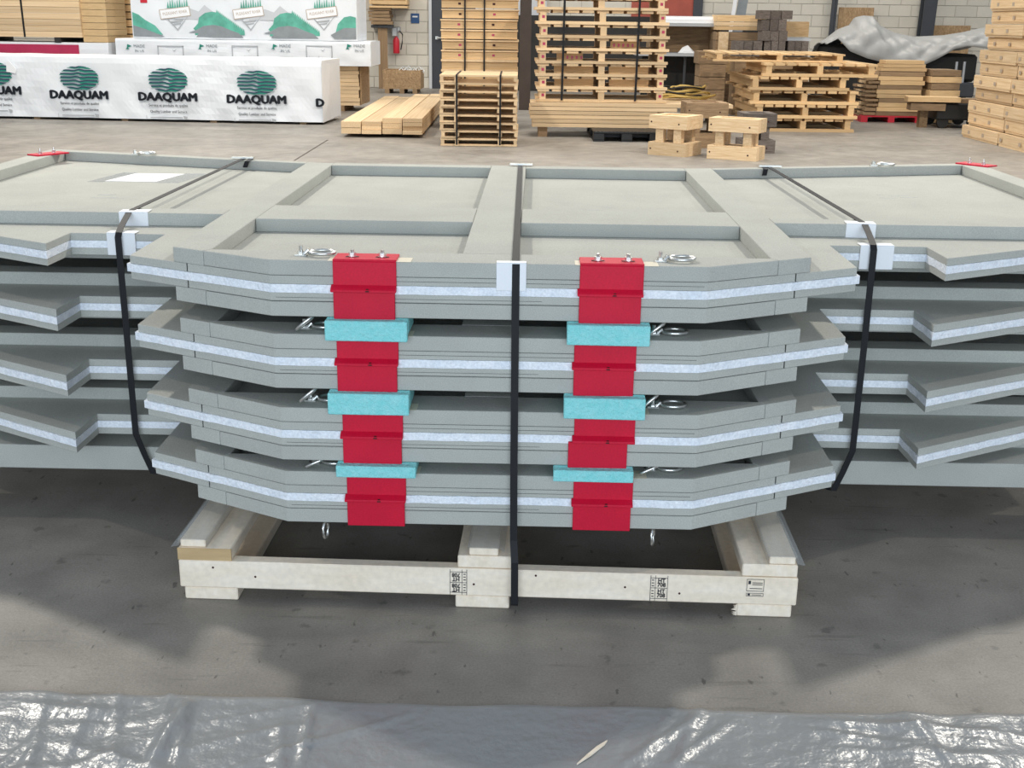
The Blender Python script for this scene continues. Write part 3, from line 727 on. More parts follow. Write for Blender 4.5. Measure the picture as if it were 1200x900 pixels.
sg = thing('wall_sign', 'small blue sign on the block wall left of the dark door', 'sign', (ps.x, YW-.02, ps.z))
MB().box(-.09, .09, -.01, .004, -.10, .10).obj('sign_plate', 'blue_sign', sg, bevel=.004)
MB().box(-.055, .055, -.013, -.0101, .02, .05).obj('sign_print', 'white_plastic', sg)
# things leaning and hanging around it
lb = V(449, 54, YW-.3); o = plank('leaning_board', 'old_wood', None, (lb.x, YW-.35, lb.z-.3), (1.6, .20, .03), PI/2, 0, 0); o.rotation_euler = (.08, -PI/2, -PI/2)
tag(o, 'brown board standing upright against the wall beside the extinguisher', 'board')
sh = thing('wall_shelf', 'pine shelf rack high on the wall over the stacked brown offcuts', 'shelf', (V(455, 4, YW-.5).x, YW-.5, V(455, 8, YW-.5).z))
plank('shelf_board', 'pine', sh, (0, .24, 0), (.8, .48, .04)); plank('shelf_back', 'yellow_wood', sh, (0, .45, .3), (.8, .04, .5)); plank('shelf_end', 'pine', sh, (.38, .24, .3), (.04, .48, .5)); plank('shelf_end', 'pine', sh, (-.38, .24, .3), (.04, .48, .5))
for k in range(4):
    plank('shelf_slat', 'pine', sh, (0, .02, .09+.11*k), (.78, .03, .07))
dp_ = V(445, 21, YW-.5)
dk = thing('offcut_stack', 'dark brown offcuts on a small wall bracket under the pine shelf rack', 'offcuts', (dp_.x, YW-.5, 0))
for k in range(5): plank('offcut', 'old_wood', dk, (random.uniform(-.02, .04), .25, dp_.z-.1+.07*k), (.45, .4, .06), random.uniform(-.1, .1))
MB().box(-.2, .25, .1, .48, dp_.z-.2, dp_.z-.145).obj('wall_bracket', 'dark_steel', dk)

# ---- back door (dark) with lever
xd0, xd1 = V(503, 50, YW).x, V(540, 50, YW).x
d2 = thing('door_2', None, None, (xd0, YW-.03, 0)); tag(d2, kind='structure')
MB().box(.06, 1.0, -.03, .02, 0, 2.3).obj('door_leaf', 'dark_door', d2)
MB().box(0, .06, -.05, .03, 0, 2.36).box(1.0, 1.06, -.05, .03, 0, 2.36).box(0, 1.06, -.05, .03, 2.3, 2.36).obj('door_frame', 'ink_pale', d2)
MB().box(.14, .20, -.06, -.03, 1.03, 1.09).tube([(.17, -.05, 1.06), (.17, -.09, 1.06), (.3, -.09, 1.06)], .02, 8).obj('door_handle', 'zinc', d2)
# dark steel column behind the pallet stacks, pale panel
kx = V(609, 50, 20.5).x; o = MB().box(0, .19, 0, .2, 0, 5).obj('steel_column', 'brown_metal', None, loc=(kx, 20.5, 0)); tag(o, 'dark brown steel column between the two tall pallet stacks', 'column')
kx = V(604, 50, YW-.3).x; k2 = V(640, 50, YW-.3).x
o = MB().box(0, k2-kx, 0, .04, 1.2, 3).obj('pale_board', 'ink_pale', None, loc=(kx, YW-.2, 0)); tag(o, 'pale sheet on the wall behind the steel column', 'board')
o = MB().box(-.9, 5.6, 0, .1, 0, 1.55).obj('dark_partition', 'dark_stuff', None, loc=(0, YW-.5, 0)); tag(o, 'dark low partition behind the pallets and workbench', 'partition')

# ---- flat pine pile
fp = G(400, 160.5); fl_ = thing('lumber_pile', 'low banded pile of pale pine planks lying lengthwise, left of the short pallet stack', 'lumber pile', (fp.x, fp.y, 0), 0)
wpx = (V(495.6, 160, fp.y).x-fp.x); H0 = .06
for k, (nl, zz) in enumerate(((2, 0), (3, 0), (3, 1), (4, .6))):
    x0 = wpx*k/4; ww = wpx/4-.008
    hh = [.065, .11][0]
    tot = (.20, .20, .245, .245)[k]; zc = .045
    lay = (2, 3, 3, 4)[k]; hs = tot-.045
    for j_ in range(lay):
        L_ = 5.1+random.uniform(-.1, .1)
        lath('plank', 'light_pine', fl_, x0+.004, x0+ww, random.uniform(-.06, .05), L_, zc+hs*j_/lay, zc+hs*(j_+1)/lay-.004)
for y in (.5, 2.6, 4.6): lath('bearer', 'old_wood', fl_, .02, wpx-.02, y, y+.09, 0, .044)
MB().ribbon([(0, 4.3, .04), (-.004, 4.3, .205), (wpx*.5, 4.3, .21), (wpx*.5+.02, 4.3, .25), (wpx+.004, 4.3, .25), (wpx+.004, 4.3, .04)], (0, 1, 0), .02, .002).obj('strap', 'black_band', fl_)

# ---- short strapped stack of nine pallets
def ordn(k, n):
    if k == 0: return 'topmost'
    if k == n-1: return 'lowest'
    return ('', 'second from the top', 'third from the top', 'fourth from the top', 'fifth from the top', 'sixth from the top', 'seventh from the top', 'eighth from the top', 'ninth from the top', 'tenth from the top', 'eleventh from the top')[k]
q0 = G(516, 171); q1 = G(606, 171); Wp = q1.x-q0.x; Hp = V(560, 88, q0.y).z; n9 = 9; ph = Hp/n9
for k in range(n9):
    z = Hp-ph*(k+1)
    p = thing('pallet', '%s pallet of the short double-strapped stack by the flat plank pile' % ordn(k, n9) if k not in (0, n9-1) else '%s pallet of the short double-strapped stack by the flat plank pile' % ordn(k, n9), 'pallet', (q0.x+random.uniform(-.012, .012), q0.y+random.uniform(-.02, .02), z+.001), random.uniform(-.01, .01), 'pallets of the short strapped stack')
    for j_ in range(6): lath('deck_board', 'light_pine', p, 0, Wp, j_*.19, j_*.19+.13, ph-.022, ph-.002)
    for xx in (0.005, .175, Wp-.235, Wp-.045): lath('stringer', 'light_pine', p, xx, xx+.04, 0.002, 1.08, .022, ph-.022)
    for j_ in range(3): lath('base_board', 'light_pine', p, 0.003, Wp-.003, j_*.475, j_*.475+.10, .002, .022) if k == n9-1 else lath('base_board', 'light_pine', p, 0.0, .2 if j_ else .2, j_*.475, j_*.475+.10, .002, .022)
for f_, lab in ((.215, 'left'), (.775, 'right')):
    x = q0.x+Wp*f_; o = MB().ribbon([(x, q0.y+1.1, .02), (x, q0.y+1.1, Hp+.004), (x, q0.y-.03, Hp+.004), (x, q0.y-.035, Hp-.02), (x, q0.y-.03, .02)], (1, 0, 0), .022, .003).obj('strap', 'black_band')
    tag(o, '%s black strap around the short pallet stack' % lab, 'strap')

# ---- tall stack behind it
t0 = V(517, 85, 16.75); t1 = V(607, 85, 16.75); Wt = t1.x-t0.x; nrow = 15; rh = .1335
for k in range(nrow):
    z = rh*k
    up = ['first', 'second', 'third', 'fourth', 'fifth', 'sixth', 'seventh', 'eighth', 'ninth', 'tenth']
    if k < 7:
        if k == 0: base_ = thing('pallet_block', 'lowest part of the tall strapped stack, hidden behind the short pallet stack', 'pallets', (t0.x, 16.75, .001))
        p = base_; zo = z
    else:
        p = thing('pallet', '%s closed-sided pallet above the top of the short stack, in the tall stack' % up[k-7], 'pallet', (t0.x+random.uniform(-.01, .01), 16.75+random.uniform(-.01, .01), z+.001), 0, 'pallets of the tall stack behind the short stack'); zo = 0
    if k < 7:
        lath('side_board', 'pine', p, .01, Wt-.01, 0, .03, zo, zo+rh-.034); lath('deck_board', 'light_pine', p, 0, Wt, -.02, 1.1, zo+rh-.032, zo+rh-.002); lath('side_board', 'pine', p, .02, Wt-.02, .9, 1.05, zo, zo+rh-.034)
        continue
    lath('side_board', 'pine', p, 0.01, Wt-.01, .0, .03, 0, rh-.034)
    lath('deck_board', 'light_pine', p, 0, Wt, -.02, .14, rh-.032, rh-.014)
    for j_ in range(1, 6): lath('deck_board', 'light_pine', p, 0, Wt, j_*.19, j_*.19+.13, rh-.032, rh-.014)
    lath('side_board', 'pine', p, Wt-.045, Wt-.01, .04, 1.05, 0, rh-.034); lath('side_board', 'pine', p, .01, .045, .04, 1.05, 0, rh-.034)
    for xx in (.24, .68):
        if random.random() < .8:
            MB().box(Wt*xx-.018, Wt*xx+.018, -.002, .001, rh*.3, rh*.3+.028).obj('nail_mark', 'magenta_wrap' if random.random() < .5 else 'dark_slot', p)
for f_, lab in ((.31, 'left'), (.56, 'right')):
    x = t0.x+Wt*f_; o = MB().ribbon([(x, 16.72, .02), (x, 16.715, nrow*rh), (x, 17.7, nrow*rh+.004)], (1, 0, 0), .022, .003).obj('strap', 'black_band'); tag(o, '%s black strap on the tall stack behind the short pallet stack' % lab, 'strap')

# ---- third stack on long boards
Y3 = 15.8; s0 = V(628, 100, Y3); s1 = V(782, 100, Y3); W3 = s1.x-s0.x
zbt = V(700, 120, Y3).z; zbb = V(700, 149, Y3).z
nb = 6; bx0 = V(621, 130, Y3).x; bx1 = V(767, 130, Y3).x
for k in range(nb):
    z = zbb+(zbt-zbb)*k/nb; hh = (zbt-zbb)/nb-.006
    xr = V(858, 125, Y3).x if k == nb-1 else bx1+random.uniform(-.02, .3)
    p = lath('long_board', 'light_pine', None, bx0+random.uniform(-.01, .03), xr, Y3-.06, Y3+.55, z, z+hh)
    tag(p, 'long pine board under the large-holed pallet stack, %s' % ['lowest of six', 'fifth of six from the top', 'fourth of six from the top', 'third of six from the top', 'second of six from the top', 'topmost and longest of six'][k], 'board', 'long boards under the large-holed pallet stack')
def block_pallet(lab, x, y, z, W_, D_, ph_, m='light_pine', rz=0, grp=None, sub=.0, nend=9, mark=True):
    p = thing('pallet', lab, 'pallet', (x, y, z), rz, grp)
    bt = ph_*.22; dt = ph_*.2
    for yy in (0, D_/2-.06, D_-.12): lath('base_board', m, p, 0, W_, yy, yy+.12, 0, bt)
    for xx in (.05, W_/2-.04, W_-.13):
        lath('stringer', m, p, xx, xx+.08, .02, D_-.02, bt, ph_-dt)
    for k in range(nend):
        a = W_*(k+.12)/nend; lath('deck_board', m, p, a, a+W_/nend*.78, .0+random.uniform(0, .04), D_, ph_-dt, ph_-.002)
    for xx in (.05, W_-.13):
        if mark: MB().box(xx+.025, xx+.06, -.0 + .017, .0199, ph_*.42, ph_*.42+.035).obj('paint_mark', 'magenta_wrap', p)
    return p
ys = [117, 102, 87, 72, 57, 42, 26, 9, -6, -21]
zs_ = [V(700, y+3, Y3).z for y in ys]
for k in range(len(ys)-1):
    ph_ = zs_[k+1]-zs_[k]-.001; n = len(ys)-1
    p = block_pallet('%s open pallet of the strapped stack on the long boards' % ordn(n-1-k, n), s0.x+random.uniform(-.015, .02)-(.03 if k > 5 else 0), Y3, zbt+(zs_[k]-zs_[0])+.0005, W3, 1.15, ph_, 'light_pine', grp='open pallets on the long boards')
    if k in (1, 2): 
        for a in (.14, .56): lath('crossboard', 'pine', p, W3*a, W3*(a+.3), .12, .15, ph_*.22, ph_*.8)
    if k in (4, 3):
        for j_ in range(5): MB().box(W3*(.2 if k == 3 else .58)+j_*.06, W3*(.2 if k == 3 else .58)+j_*.06+.025, .115, .12, ph_*.35, ph_*.6).obj('paint_mark', 'magenta_wrap', p)
        lath('crossboard', 'pine', p, W3*(.16 if k == 3 else .56), W3*(.36 if k == 3 else .78), .12, .15, ph_*.22, ph_*.8)
topz = zbt+zs_[-1]-zs_[0]
for px, lab in ((659.5, 'left'), (746.5, 'right')):
    x = V(px, 60, Y3).x; o = MB().ribbon([(x, Y3-.02, zbt+.02), (x+.01, Y3-.025, topz), (x+.01, Y3+1.15, topz+.004)], (1, 0, 0), .028, .003).obj('strap', 'black_band'); tag(o, '%s black strap on the open pallet stack' % lab, 'strap')
# supports
for i, px in enumerate((636, 800)):
    x = V(px, 155, Y3).x; o = lath('bearer_block', 'old_wood', None, x-.06, x+.06, Y3, Y3+.5, 0, zbb-.002); tag(o, 'wood bearer under the %s end of the long boards' % ('left' if i == 0 else 'right'), 'bearer')
p = G(695, 165.5); p2 = G(772, 165.5)
bp = thing('plastic_pallet', 'black plastic pallet on the floor under the long boards', 'pallet', (p.x, p.y-.05, 0))
Wb = p2.x-p.x; zt_ = min(.17, zbb-.004)
MB().box(0, Wb, 0, 1.5, zt_*.8, zt_).obj('deck', 'black_plastic', bp, bevel=.005)
b = MB()
for k in range(18): b.box(Wb*(k+.1)/18, Wb*(k+.45)/18, -.004, 1.4, zt_, zt_+.003)
b.obj('deck_ribs', 'black_plastic', bp)
for x in (0, Wb/2-.07, Wb-.14):
    for y in (0, .65, 1.3): MB().box(x, x+.14, y, y+.18, .02, zt_*.8).obj('foot', 'black_plastic', bp, bevel=.006)
for x in (0, Wb/2-.07, Wb-.14): MB().box(x, x+.14, 0, 1.48, 0, .02).obj('runner', 'black_plastic', bp)
MB().box(.02, Wb-.02, .3, .34, .03, zt_*.8).obj('rib', 'dark_steel', bp)

# ---- wooden cribs in the middle distance
def crib(lab, x, y, W_, H_, rz, m='light_pine', D_=None, z=0):
    D_ = D_ or W_; p = thing('wooden_crib', lab, 'crib', (x, y, z), rz)
    bh = H_*.33
    for z0 in (0, H_-bh):
        lath('beam', m, p, 0, W_, 0, .09, z0, z0+bh); lath('beam', m, p, 0, W_, D_-.09, D_, z0, z0+bh)
        lath('beam', m, p, W_-.09, W_, .092, D_-.092, z0, z0+bh); lath('beam', m, p, 0, .09, .092, D_-.092, z0, z0+bh)
        if z0: lath('top_plate', m, p, .092, W_-.092, .092, D_-.092, z0+bh*.6, z0+bh*.9)
        for (a, c_) in ((.03, .5), (W_-.1, .4)): MB().cyl((a, -.002, z0+bh*c_), .010, .002, 8, 'y').obj('nail_head', 'dark_slot', p)
    for (a, c_) in ((.08, .02), (W_-.17, .02), (.08, D_-.11), (W_-.17, D_-.11)): lath('post', m, p, a, a+.095, c_+.0, c_+.08, bh+.001, H_-bh-.001)
    return p
a = G(759, 181); b_ = G(803, 184.5)
wc = (b_-a).length; crib('pale box-shaped wooden crib standing left of its twin', a.x, a.y, wc, V(762, 133, a.y).z*.97, math.atan2(b_.y-a.y, b_.x-a.x)-.0, D_=.42)
a = G(828, 185.5); b_ = G(886, 189.5)
wc = (b_-a).length; crib('pale box-shaped wooden crib nearest the camera, right of its twin', a.x, a.y, wc, V(830, 136, a.y).z*.97, math.atan2(b_.y-a.y, b_.x-a.x), D_=.30)
a = G(882, 181); crib('dark weathered crib peeking out behind the nearest pale crib', a.x-.1, a.y+.10, .38, V(880, 134, a.y).z, .05, 'grey_wood', D_=.4)
a = G(806, 176); crib('brown crib standing behind the two pale cribs', a.x, a.y+.25, .5, V(830, 121, a.y+.25).z, .02, 'old_wood', D_=.5)

# ---- workbench with dark cabinets, red door, hoses
Yb = 21.0; bx = V(784, 60, Yb).x
wb = thing('workbench', 'workbench with a brown cabinet and long white boards on top, behind the pallets', 'workbench', (bx, Yb, 0))
Wb_ = V(842, 60, Yb).x-bx; z1 = V(800, 62, Yb).z; z2_ = V(800, 29, Yb).z; z3 = V(800, 19, Yb).z
plank('bench_top', 'ink_grey_light', wb, (Wb_/2-.3, .3, z1-.03), (Wb_+.5, .7, .05))
plank('top_shelf', 'ink_grey_light', wb, (Wb_/2-.3, .3, z2_), (Wb_+.5, .7, .05))
plank('cabinet_back', 'old_wood', wb, (Wb_/2, .6, (z1+z2_)/2), (Wb_, .04, z2_-z1))
plank('cabinet_side', 'old_wood', wb, (Wb_-.04, .3, (z1+z2_)/2), (.10, .6, z2_-z1-.05)); plank('cabinet_side', 'old_wood', wb, (-.3, .3, (z1+z2_)/2), (.06, .6, z2_-z1-.05))
for x in (-.3, Wb_*.35, Wb_-.1): MB().cyl((x, .1, 0), .025, z1-.05, 8).obj('leg', 'dark_steel', wb)
MB().box(-.4, Wb_, .5, .6, 0.02, z1-.06).obj('back_panel', 'dark_stuff', wb)
for k in range(3):
    o = MB().box(0, Wb_+.22, 0, .12, 0, .055).obj('white_board', 'white_plastic', None, loc=(bx-.3+.02*k, Yb+.0+.14*k, z2_+.027)); tag(o, 'long white board on the workbench shelf, %s' % ('in front', 'in the middle', 'at the back')[k], 'board', 'white boards on the bench shelf')
for k in range(2):
    o = MB().box(0, Wb_+.25, 0, .12, 0, .055).obj('white_board', 'white_plastic', None, loc=(bx-.25, Yb+.05+.16*k, z2_+.084)); tag(o, 'long white board in the upper layer on the bench shelf, %s' % ('front', 'rear')[k], 'board', 'white boards on the bench shelf')
pr = V(798, 57, Yb+.1); o = MB().add([(0, 0, 0), (.28, -.05, 0), (.32, .1, .0), (.05, .15, 0), (.17, .04, .13), (.08, .05, .09), (.24, .03, .05)], [(0, 1, 6), (1, 2, 6), (2, 4, 6), (0, 6, 4, 5), (0, 5, 3), (5, 4, 3), (4, 2, 3), (0, 3, 2, 1)]).obj('white_rag', 'white_plastic', None, loc=(pr.x-.05, Yb+.1, z1-.004)); tag(o, 'crumpled white rag on the workbench', 'rag')
MB().box(-.2, 0, 0, .2, 0, .3)
xr0, xr1 = V(740, 5, YW).x, V(812, 5, YW).x
dr = thing('door_3', None, None, (xr0, YW-.06, 0)); tag(dr, kind='structure')
MB().box(0, xr1-xr0, 0, .05, 0, 3.0).obj('door_leaf', 'red_door', dr)
MB().box(xr1-xr0, xr1-xr0+.2, -.04, .06, 0, 3.2).obj('door_frame', 'dark_steel', dr)
# hoses
b = MB(); hp = V(795, 112, 18.6); rr = random.Random(8)
b2 = MB()
for k in range(9):
    r_ = rr.uniform(.17, .36); cx, cy = rr.uniform(-.05, .1), rr.uniform(-.05, .05); z = .02+k*.022
    pts = [(cx+r_*1.25*math.cos(t), cy+r_*.6*math.sin(t), z+.015*math.sin(3*t+k)) for t in [2*PI*i/22 for i in range(22)]]
    (b if k % 3 else b2).tube(pts, .014, 6, True)
hz = .25
tb = thing('hose_table', 'low plank platform carrying the coiled hoses', 'platform', (hp.x+.1, 18.5, 0)); plank('platform_top', 'pine', tb, (0, 0, V(795, 117, 18.5).z-.02), (1.0, .7, .04))
for sx in (-.4, .4): plank('platform_leg', 'old_wood', tb, (sx, 0, (V(795, 117, 18.5).z-.04)/2), (.1, .5, V(795, 117, 18.5).z-.04))
zz = V(795, 117, 18.5).z+.002
o = b.obj('hose_coil', 'hose_yellow', None, loc=(hp.x+.12, 18.5, zz)); tag(o, 'tan rope or hose coiled in loose loops below the workbench', 'hose')
o = b2.obj('hose_coil', 'black_rubber', None, loc=(hp.x-.02, 18.5, zz+.03)); tag(o, 'black hose coiled among the tan loops below the workbench', 'hose')

# ---- crib-blocks and bundle behind the pallet pile
Yc = 20.6
def zt(y, Y=Yc, x=900): return V(x, y, Y).z
bn = thing('board_bundle', 'bundle of short brown boards with a pale top, right of the workbench', 'lumber bundle', (V(838, 60, Yc).x, Yc, 0))
Wn = V(888, 60, Yc).x-V(838, 60, Yc).x
for k, (y0, y1, m) in enumerate(((112, 86, 'old_wood'), (86, 64, 'pine'), (64, 48, 'old_wood'), (48, 38, 'old_wood'), (36, 31, 'pine'), (31, 26, 'light_pine'), (26, 18, 'pine'))):
    plank('board', m, bn, (Wn/2+(.06 if k > 3 else 0), .3, (zt(y0)+zt(y1))/2), (Wn+(.1 if k > 3 else 0), .6, zt(y1)-zt(y0)-.006))
plank('board', 'old_wood', bn, (Wn/2, .3, zt(112)/2), (Wn, .6, max(.02, zt(112)-.006)))
MB().ribbon([(.12, -.01, .05), (.12, -.012, zt(38)), (.12, .6, zt(38)+.004)], (1, 0, 0), .02, .003).obj('strap', 'black_band', bn)
plank('spacer', 'light_pine', bn, (.12, -.03, zt(55)), (.16, .05, zt(38)-zt(72)))
def blockpile(px0, px1, y0, y1, lab, m, Y=Yc, D_=.35):
    x0, x1 = V(px0, 30, Y).x, V(px1, 30, Y).x; za, zb_ = V((px0+px1)/2, y1, Y).z, V((px0+px1)/2, y0, Y).z
    p = thing('timber_block', lab, 'timber block', (x0, Y, za), 0, 'weathered timber blocks')
    w_ = x1-x0; n = 3
    for k in range(n): plank('timber', m, p, (w_*(k+.5)/n, D_/2+random.uniform(-.02, .02), (zb_-za)/2), (w_/n-.008, D_, zb_-za-.004))
    return p
cx = [('lower left weathered block in the pyramid beside the bundle', 862, 895, 48, 66), ('lower middle weathered block in the pyramid', 897, 922, 48, 66), ('lower right weathered block in the pyramid', 925, 950, 48, 66), ('weathered block in the second layer of the pyramid', 893, 924, 36, 48), ('narrow weathered block standing in the third layer', 892, 922, 22.5, 36), ('topmost weathered block of the pyramid', 889, 928, 12, 22.5)]
for (lab, a0, a1, y0, y1) in cx: blockpile(a0, a1, y0, y1, lab, 'grey_wood', Y=20.0)
base = thing('dark_crate', 'dark crate below the weathered blocks, hidden mostly by the pallet pile', 'crate', (V(862, 60, 20).x, 20.0, 0))
plank('crate_body', 'old_wood', base, ((V(950, 60, 20).x-V(862, 60, 20).x)/2, .2, V(900, 66, 20).z/2-.003), (V(950, 60, 20).x-V(862, 60, 20).x, .4, V(900, 66, 20).z-.006))
o = thing('timber_block', 'pale timber block on the upper right of the weathered pyramid', 'timber block', (V(922, 40, 20.5).x, 20.5, V(930, 43, 20.5).z)); plank('timber', 'pine', o, (.18, .15, .12), (.36, .3, .24)); 
sb = MB().box(0, .4, 0, .35, 0, .05).obj('shelf_plank', 'ink_pale', None, loc=(V(922, 40, 20.5).x, 20.48, V(930, 48, 20.5).z)); tag(sb, 'thin pale plank under the pale timber block', 'plank')
sb2 = thing('stand', 'dark stand below the pale timber block', 'stand', (V(922, 40, 20.5).x, 20.5, 0)); plank('stand_body', 'grey_wood', sb2, (.2, .17, (V(930, 48, 20.5).z-.004)/2), (.36, .3, V(930, 48, 20.5).z-.004))
# brown crate left of bundle
lc = thing('brown_crate', 'brown box crate on the floor between the hoses and the pallet pile', 'crate', (V(818, 100, 19.6).x, 19.6, 0))
for k in range(5): plank('board', 'old_wood', lc, (.22, .25, .12+.20*k), (.42+(.06 if k == 4 else 0), .5, .19))

# ---- leaning pile of pallets on the right
g0 = G(893, 157.5); gx1 = G(1003, 155)
Wg = gx1.x-g0.x; Yg = 17.0
hts = []
defs = [(0, 0, 1.0, .0), (0.0, -.02, 1.02, .01), (-.05, .04, 1.06, -.02), (-.08, .0, .98, .025), (.10, .05, 1.12, -.015), (-.55, .35, 1.3, -.05)]
zg = 0
labs = ['lowest', 'second from the floor', 'third from the floor', 'fourth from the floor', 'fifth from the floor, jutting out to the right', 'topmost, lying askew to the left']
for k, (dx, dy, sc, rz) in enumerate(defs):
    ph_ = (.185, .19, .19, .185, .185, .12)[k]
    block_pallet('weathered pallet of the untidy pile, %s' % labs[k], g0.x-.05+dx, Yg+dy, zg, Wg*sc, 1.7, ph_-.002, 'pine', rz=rz, grp='pallets of the untidy pile', nend=10, mark=False)
    zg += ph_
# ---- small stack on red pallet
r0 = G(1010, 139.5); r0 = Vector((V(1010, 130, 18.9).x, 18.9, 0))
Wr = V(1080, 130, 18.9).x-r0.x
rp = thing('red_pallet', 'red pallet under the stack of short boards, in front of the tarp', 'pallet', (r0.x, 18.9, 0), -.05)
for x in (0, Wr/2-.05, Wr-.1): lath('stringer', 'red_plastic', rp, x, x+.1, 0, 1.3, 0, .08)
for k in range(6): lath('deck_board', 'red_plastic' if k == 0 else 'old_wood', rp, 0, Wr, k*.22, k*.22+.14, .08, .10)
z0 = .102; hst = V(1050, 84, 18.9).z; nl = 10
for k in range(nl):
    zA = z0+(hst-z0)*k/nl; zB = z0+(hst-z0)*(k+1)/nl-.004
    p = thing('board_layer', 'layer of short boards on the red pallet, %s' % (['lowest', 'second up', 'third up', 'fourth up', 'fifth up', 'sixth up', 'seventh up', 'eighth up', 'ninth up', 'topmost'][k]), 'boards', (r0.x+.03+random.uniform(-.03, .03), 18.93, zA), -.05+random.uniform(-.02, .02), 'layers of short boards on the red pallet')
    n = random.choice((2, 3)); 
    lath('board', 'pine' if k % 3 else 'old_wood', p, 0.20, Wr-.05, 0, .3, 0, zB-zA); lath('board', 'pine', p, .20, Wr-.05, .35, .9, 0, zB-zA)
    for j_ in range(3): lath('board_end', 'light_pine' if j_ % 2 else 'old_wood', p, .0+random.uniform(-.02, .03), .19, j_*.3, j_*.3+.2, random.uniform(0, .02), (zB-zA)*random.uniform(.6, .95))
tb2 = thing('short_boards', 'few short boards on top of the stack on the red pallet', 'boards', (r0.x+.25, 18.95, hst), -.05)
for k in range(3): plank('board', 'pine', tb2, (Wr*.38, .2, .03+.055*k), (Wr*.75-.05*k, .35, .05), .02*k)
sd_ = thing('board_stack', 'shorter brown board stack between the red pallet and the dark cart', 'boards', (V(1089, 120, 18.7).x, 18.75, 0), 0)
for k in range(8): plank('board', 'old_wood' if k % 2 else 'pine', sd_, (.24, .3, .06+.1*k), (.44+random.uniform(-.03, .03), .6, .09))
# ---- dark cart
ct = thing('dark_cart', 'dark low wheeled cart with scrap wood on top, beside the right-hand tall stack', 'cart', (V(1078, 140, 17.9).x, 17.9, 0))
Wc = V(1146, 140, 17.9).x-V(1078, 140, 17.9).x; zc_ = V(1110, 121, 17.9).z
MB().box(.25, Wc, 0, .7, .12, zc_).obj('cart_body', 'black_rubber', ct, bevel=.02)
for (x, y) in ((.35, .05), (.8, .05), (.35, .65), (.8, .65)): MB().cyl((x, y-.03, .09), .085, .06, 14, 'y').obj('wheel', 'black_rubber', ct)
plank('scrap_board', 'pine', ct, (.2, .15, zc_+.05), (.75, .35, .07), -.15); plank('scrap_board', 'old_wood', ct, (.12, .15, zc_-.06), (.5, .3, .10), -.12); plank('scrap_board', 'old_wood', ct, (.75, .2, zc_+.03), (.35, .3, .06), .1)
plank('support', 'old_wood', ct, (.1, .2, (zc_-.11)/2), (.12, .12, zc_-.11))
# ---- machine under a tarp
Ym = 21.6
mc = thing('covered_machine', 'bulky dark machine under the grey plastic tarp by the back wall', 'machine', (0, Ym, 0))
def px(x, y, Y=Ym): return V(x, y, Y)
b = MB()
x0, x1 = px(972, 60).x, px(1045, 60).x; zt1_ = px(1000, 42).z
MB().box(x0, x1, .1, 1.2, .15, zt1_-.15).obj('machine_body', 'dark_stuff', mc, bevel=.05)
x2, x3 = px(1050, 60).x, px(1150, 60).x; zt2_ = px(1100, 60).z
MB().box(x2, x3, .1, 1.2, .5, zt2_-.05).obj('machine_body', 'black_rubber', mc, bevel=.05)
MB().box(x2+.2, x3-.1, .2, 1.1, 0, .5).obj('machine_base', 'dark_stuff', mc)
for xx in (1117, 1126): q = px(xx, 90); MB().cyl((q.x, -.1, .35), .025, px(xx, 72).z-.35, 8).obj('machine_rod', 'grey_metal', mc)
MB().box(px(1105, 90).x, px(1140, 90).x, -.15, .1, .25, .5).obj('machine_tray', 'dark_steel', mc, bevel=.02)
MB().box(px(975, 60).x, px(990, 60).x, .2, 1.0, 0, .2).box(px(1030, 60).x, px(1045, 60).x, .2, 1.0, 0, .2).obj('machine_foot', 'dark_stuff', mc)
def lerp(tab, x):
    for (a, b_), (c_, d_) in zip(tab, tab[1:]):
        if x <= c_: t = (x-a)/(c_-a); return b_+(d_-b_)*max(0, t)
    return tab[-1][1]
ridge = [(962, 50), (972, 44), (985, 34), (1000, 28), (1003, 20), (1012, 18), (1024, 19), (1032, 29), (1050, 38), (1075, 43), (1110, 41), (1130, 38), (1150, 33), (1160, 32)]
hem = [(962, 52), (975, 45), (990, 60), (1010, 68), (1040, 76), (1050, 77), (1075, 77), (1090, 70), (1110, 58), (1125, 54), (1150, 57), (1160, 60)]
vs, fc = [], []; nx, ny = 90, 22; rr = random.Random(4)
for i in range(nx+1):
    X = 962+198*i/nx; zr = V(X, lerp(ridge, X), Ym+.45).z; zh = V(X, lerp(hem, X), Ym-.12).z
    xw = V(X, 40, Ym+.3).x
    for j in range(ny+1):
        t = j/ny
        if t < .62:
            s_ = t/.62; y = Ym-.14+.55*s_**1.3; z = zh+(zr-zh)*(s_**.75)
            fo = .03*abs(math.sin(3*xw+4*s_))+.03*abs(math.sin(7*xw-6*s_+2))+.012*math.sin(19*xw+13*s_)
            y -= fo*math.sin(PI*s_)*1.5; z += (fo-.03)*.8*math.sin(PI*s_)
        else:
            s_ = (t-.62)/.38; y = Ym+.41+.7*s_; z = zr-.35*s_**2+.03*math.sin(9*xw)*s_
        vs.append((xw, y, z))
for i in range(nx):
    for j in range(ny): a = i*(ny+1)+j; fc.append((a, a+ny+1, a+ny+2, a+1))
tp_ = MB().add(vs, fc).obj('tarp', 'tarp_film', smooth=True); sdf = tp_.modifiers.new('s', 'SOLIDIFY'); sdf.thickness = .006
tag(tp_, 'crinkled grey plastic tarp draped over the dark machine', 'tarp')
q = V(1148, 80, Ym); 
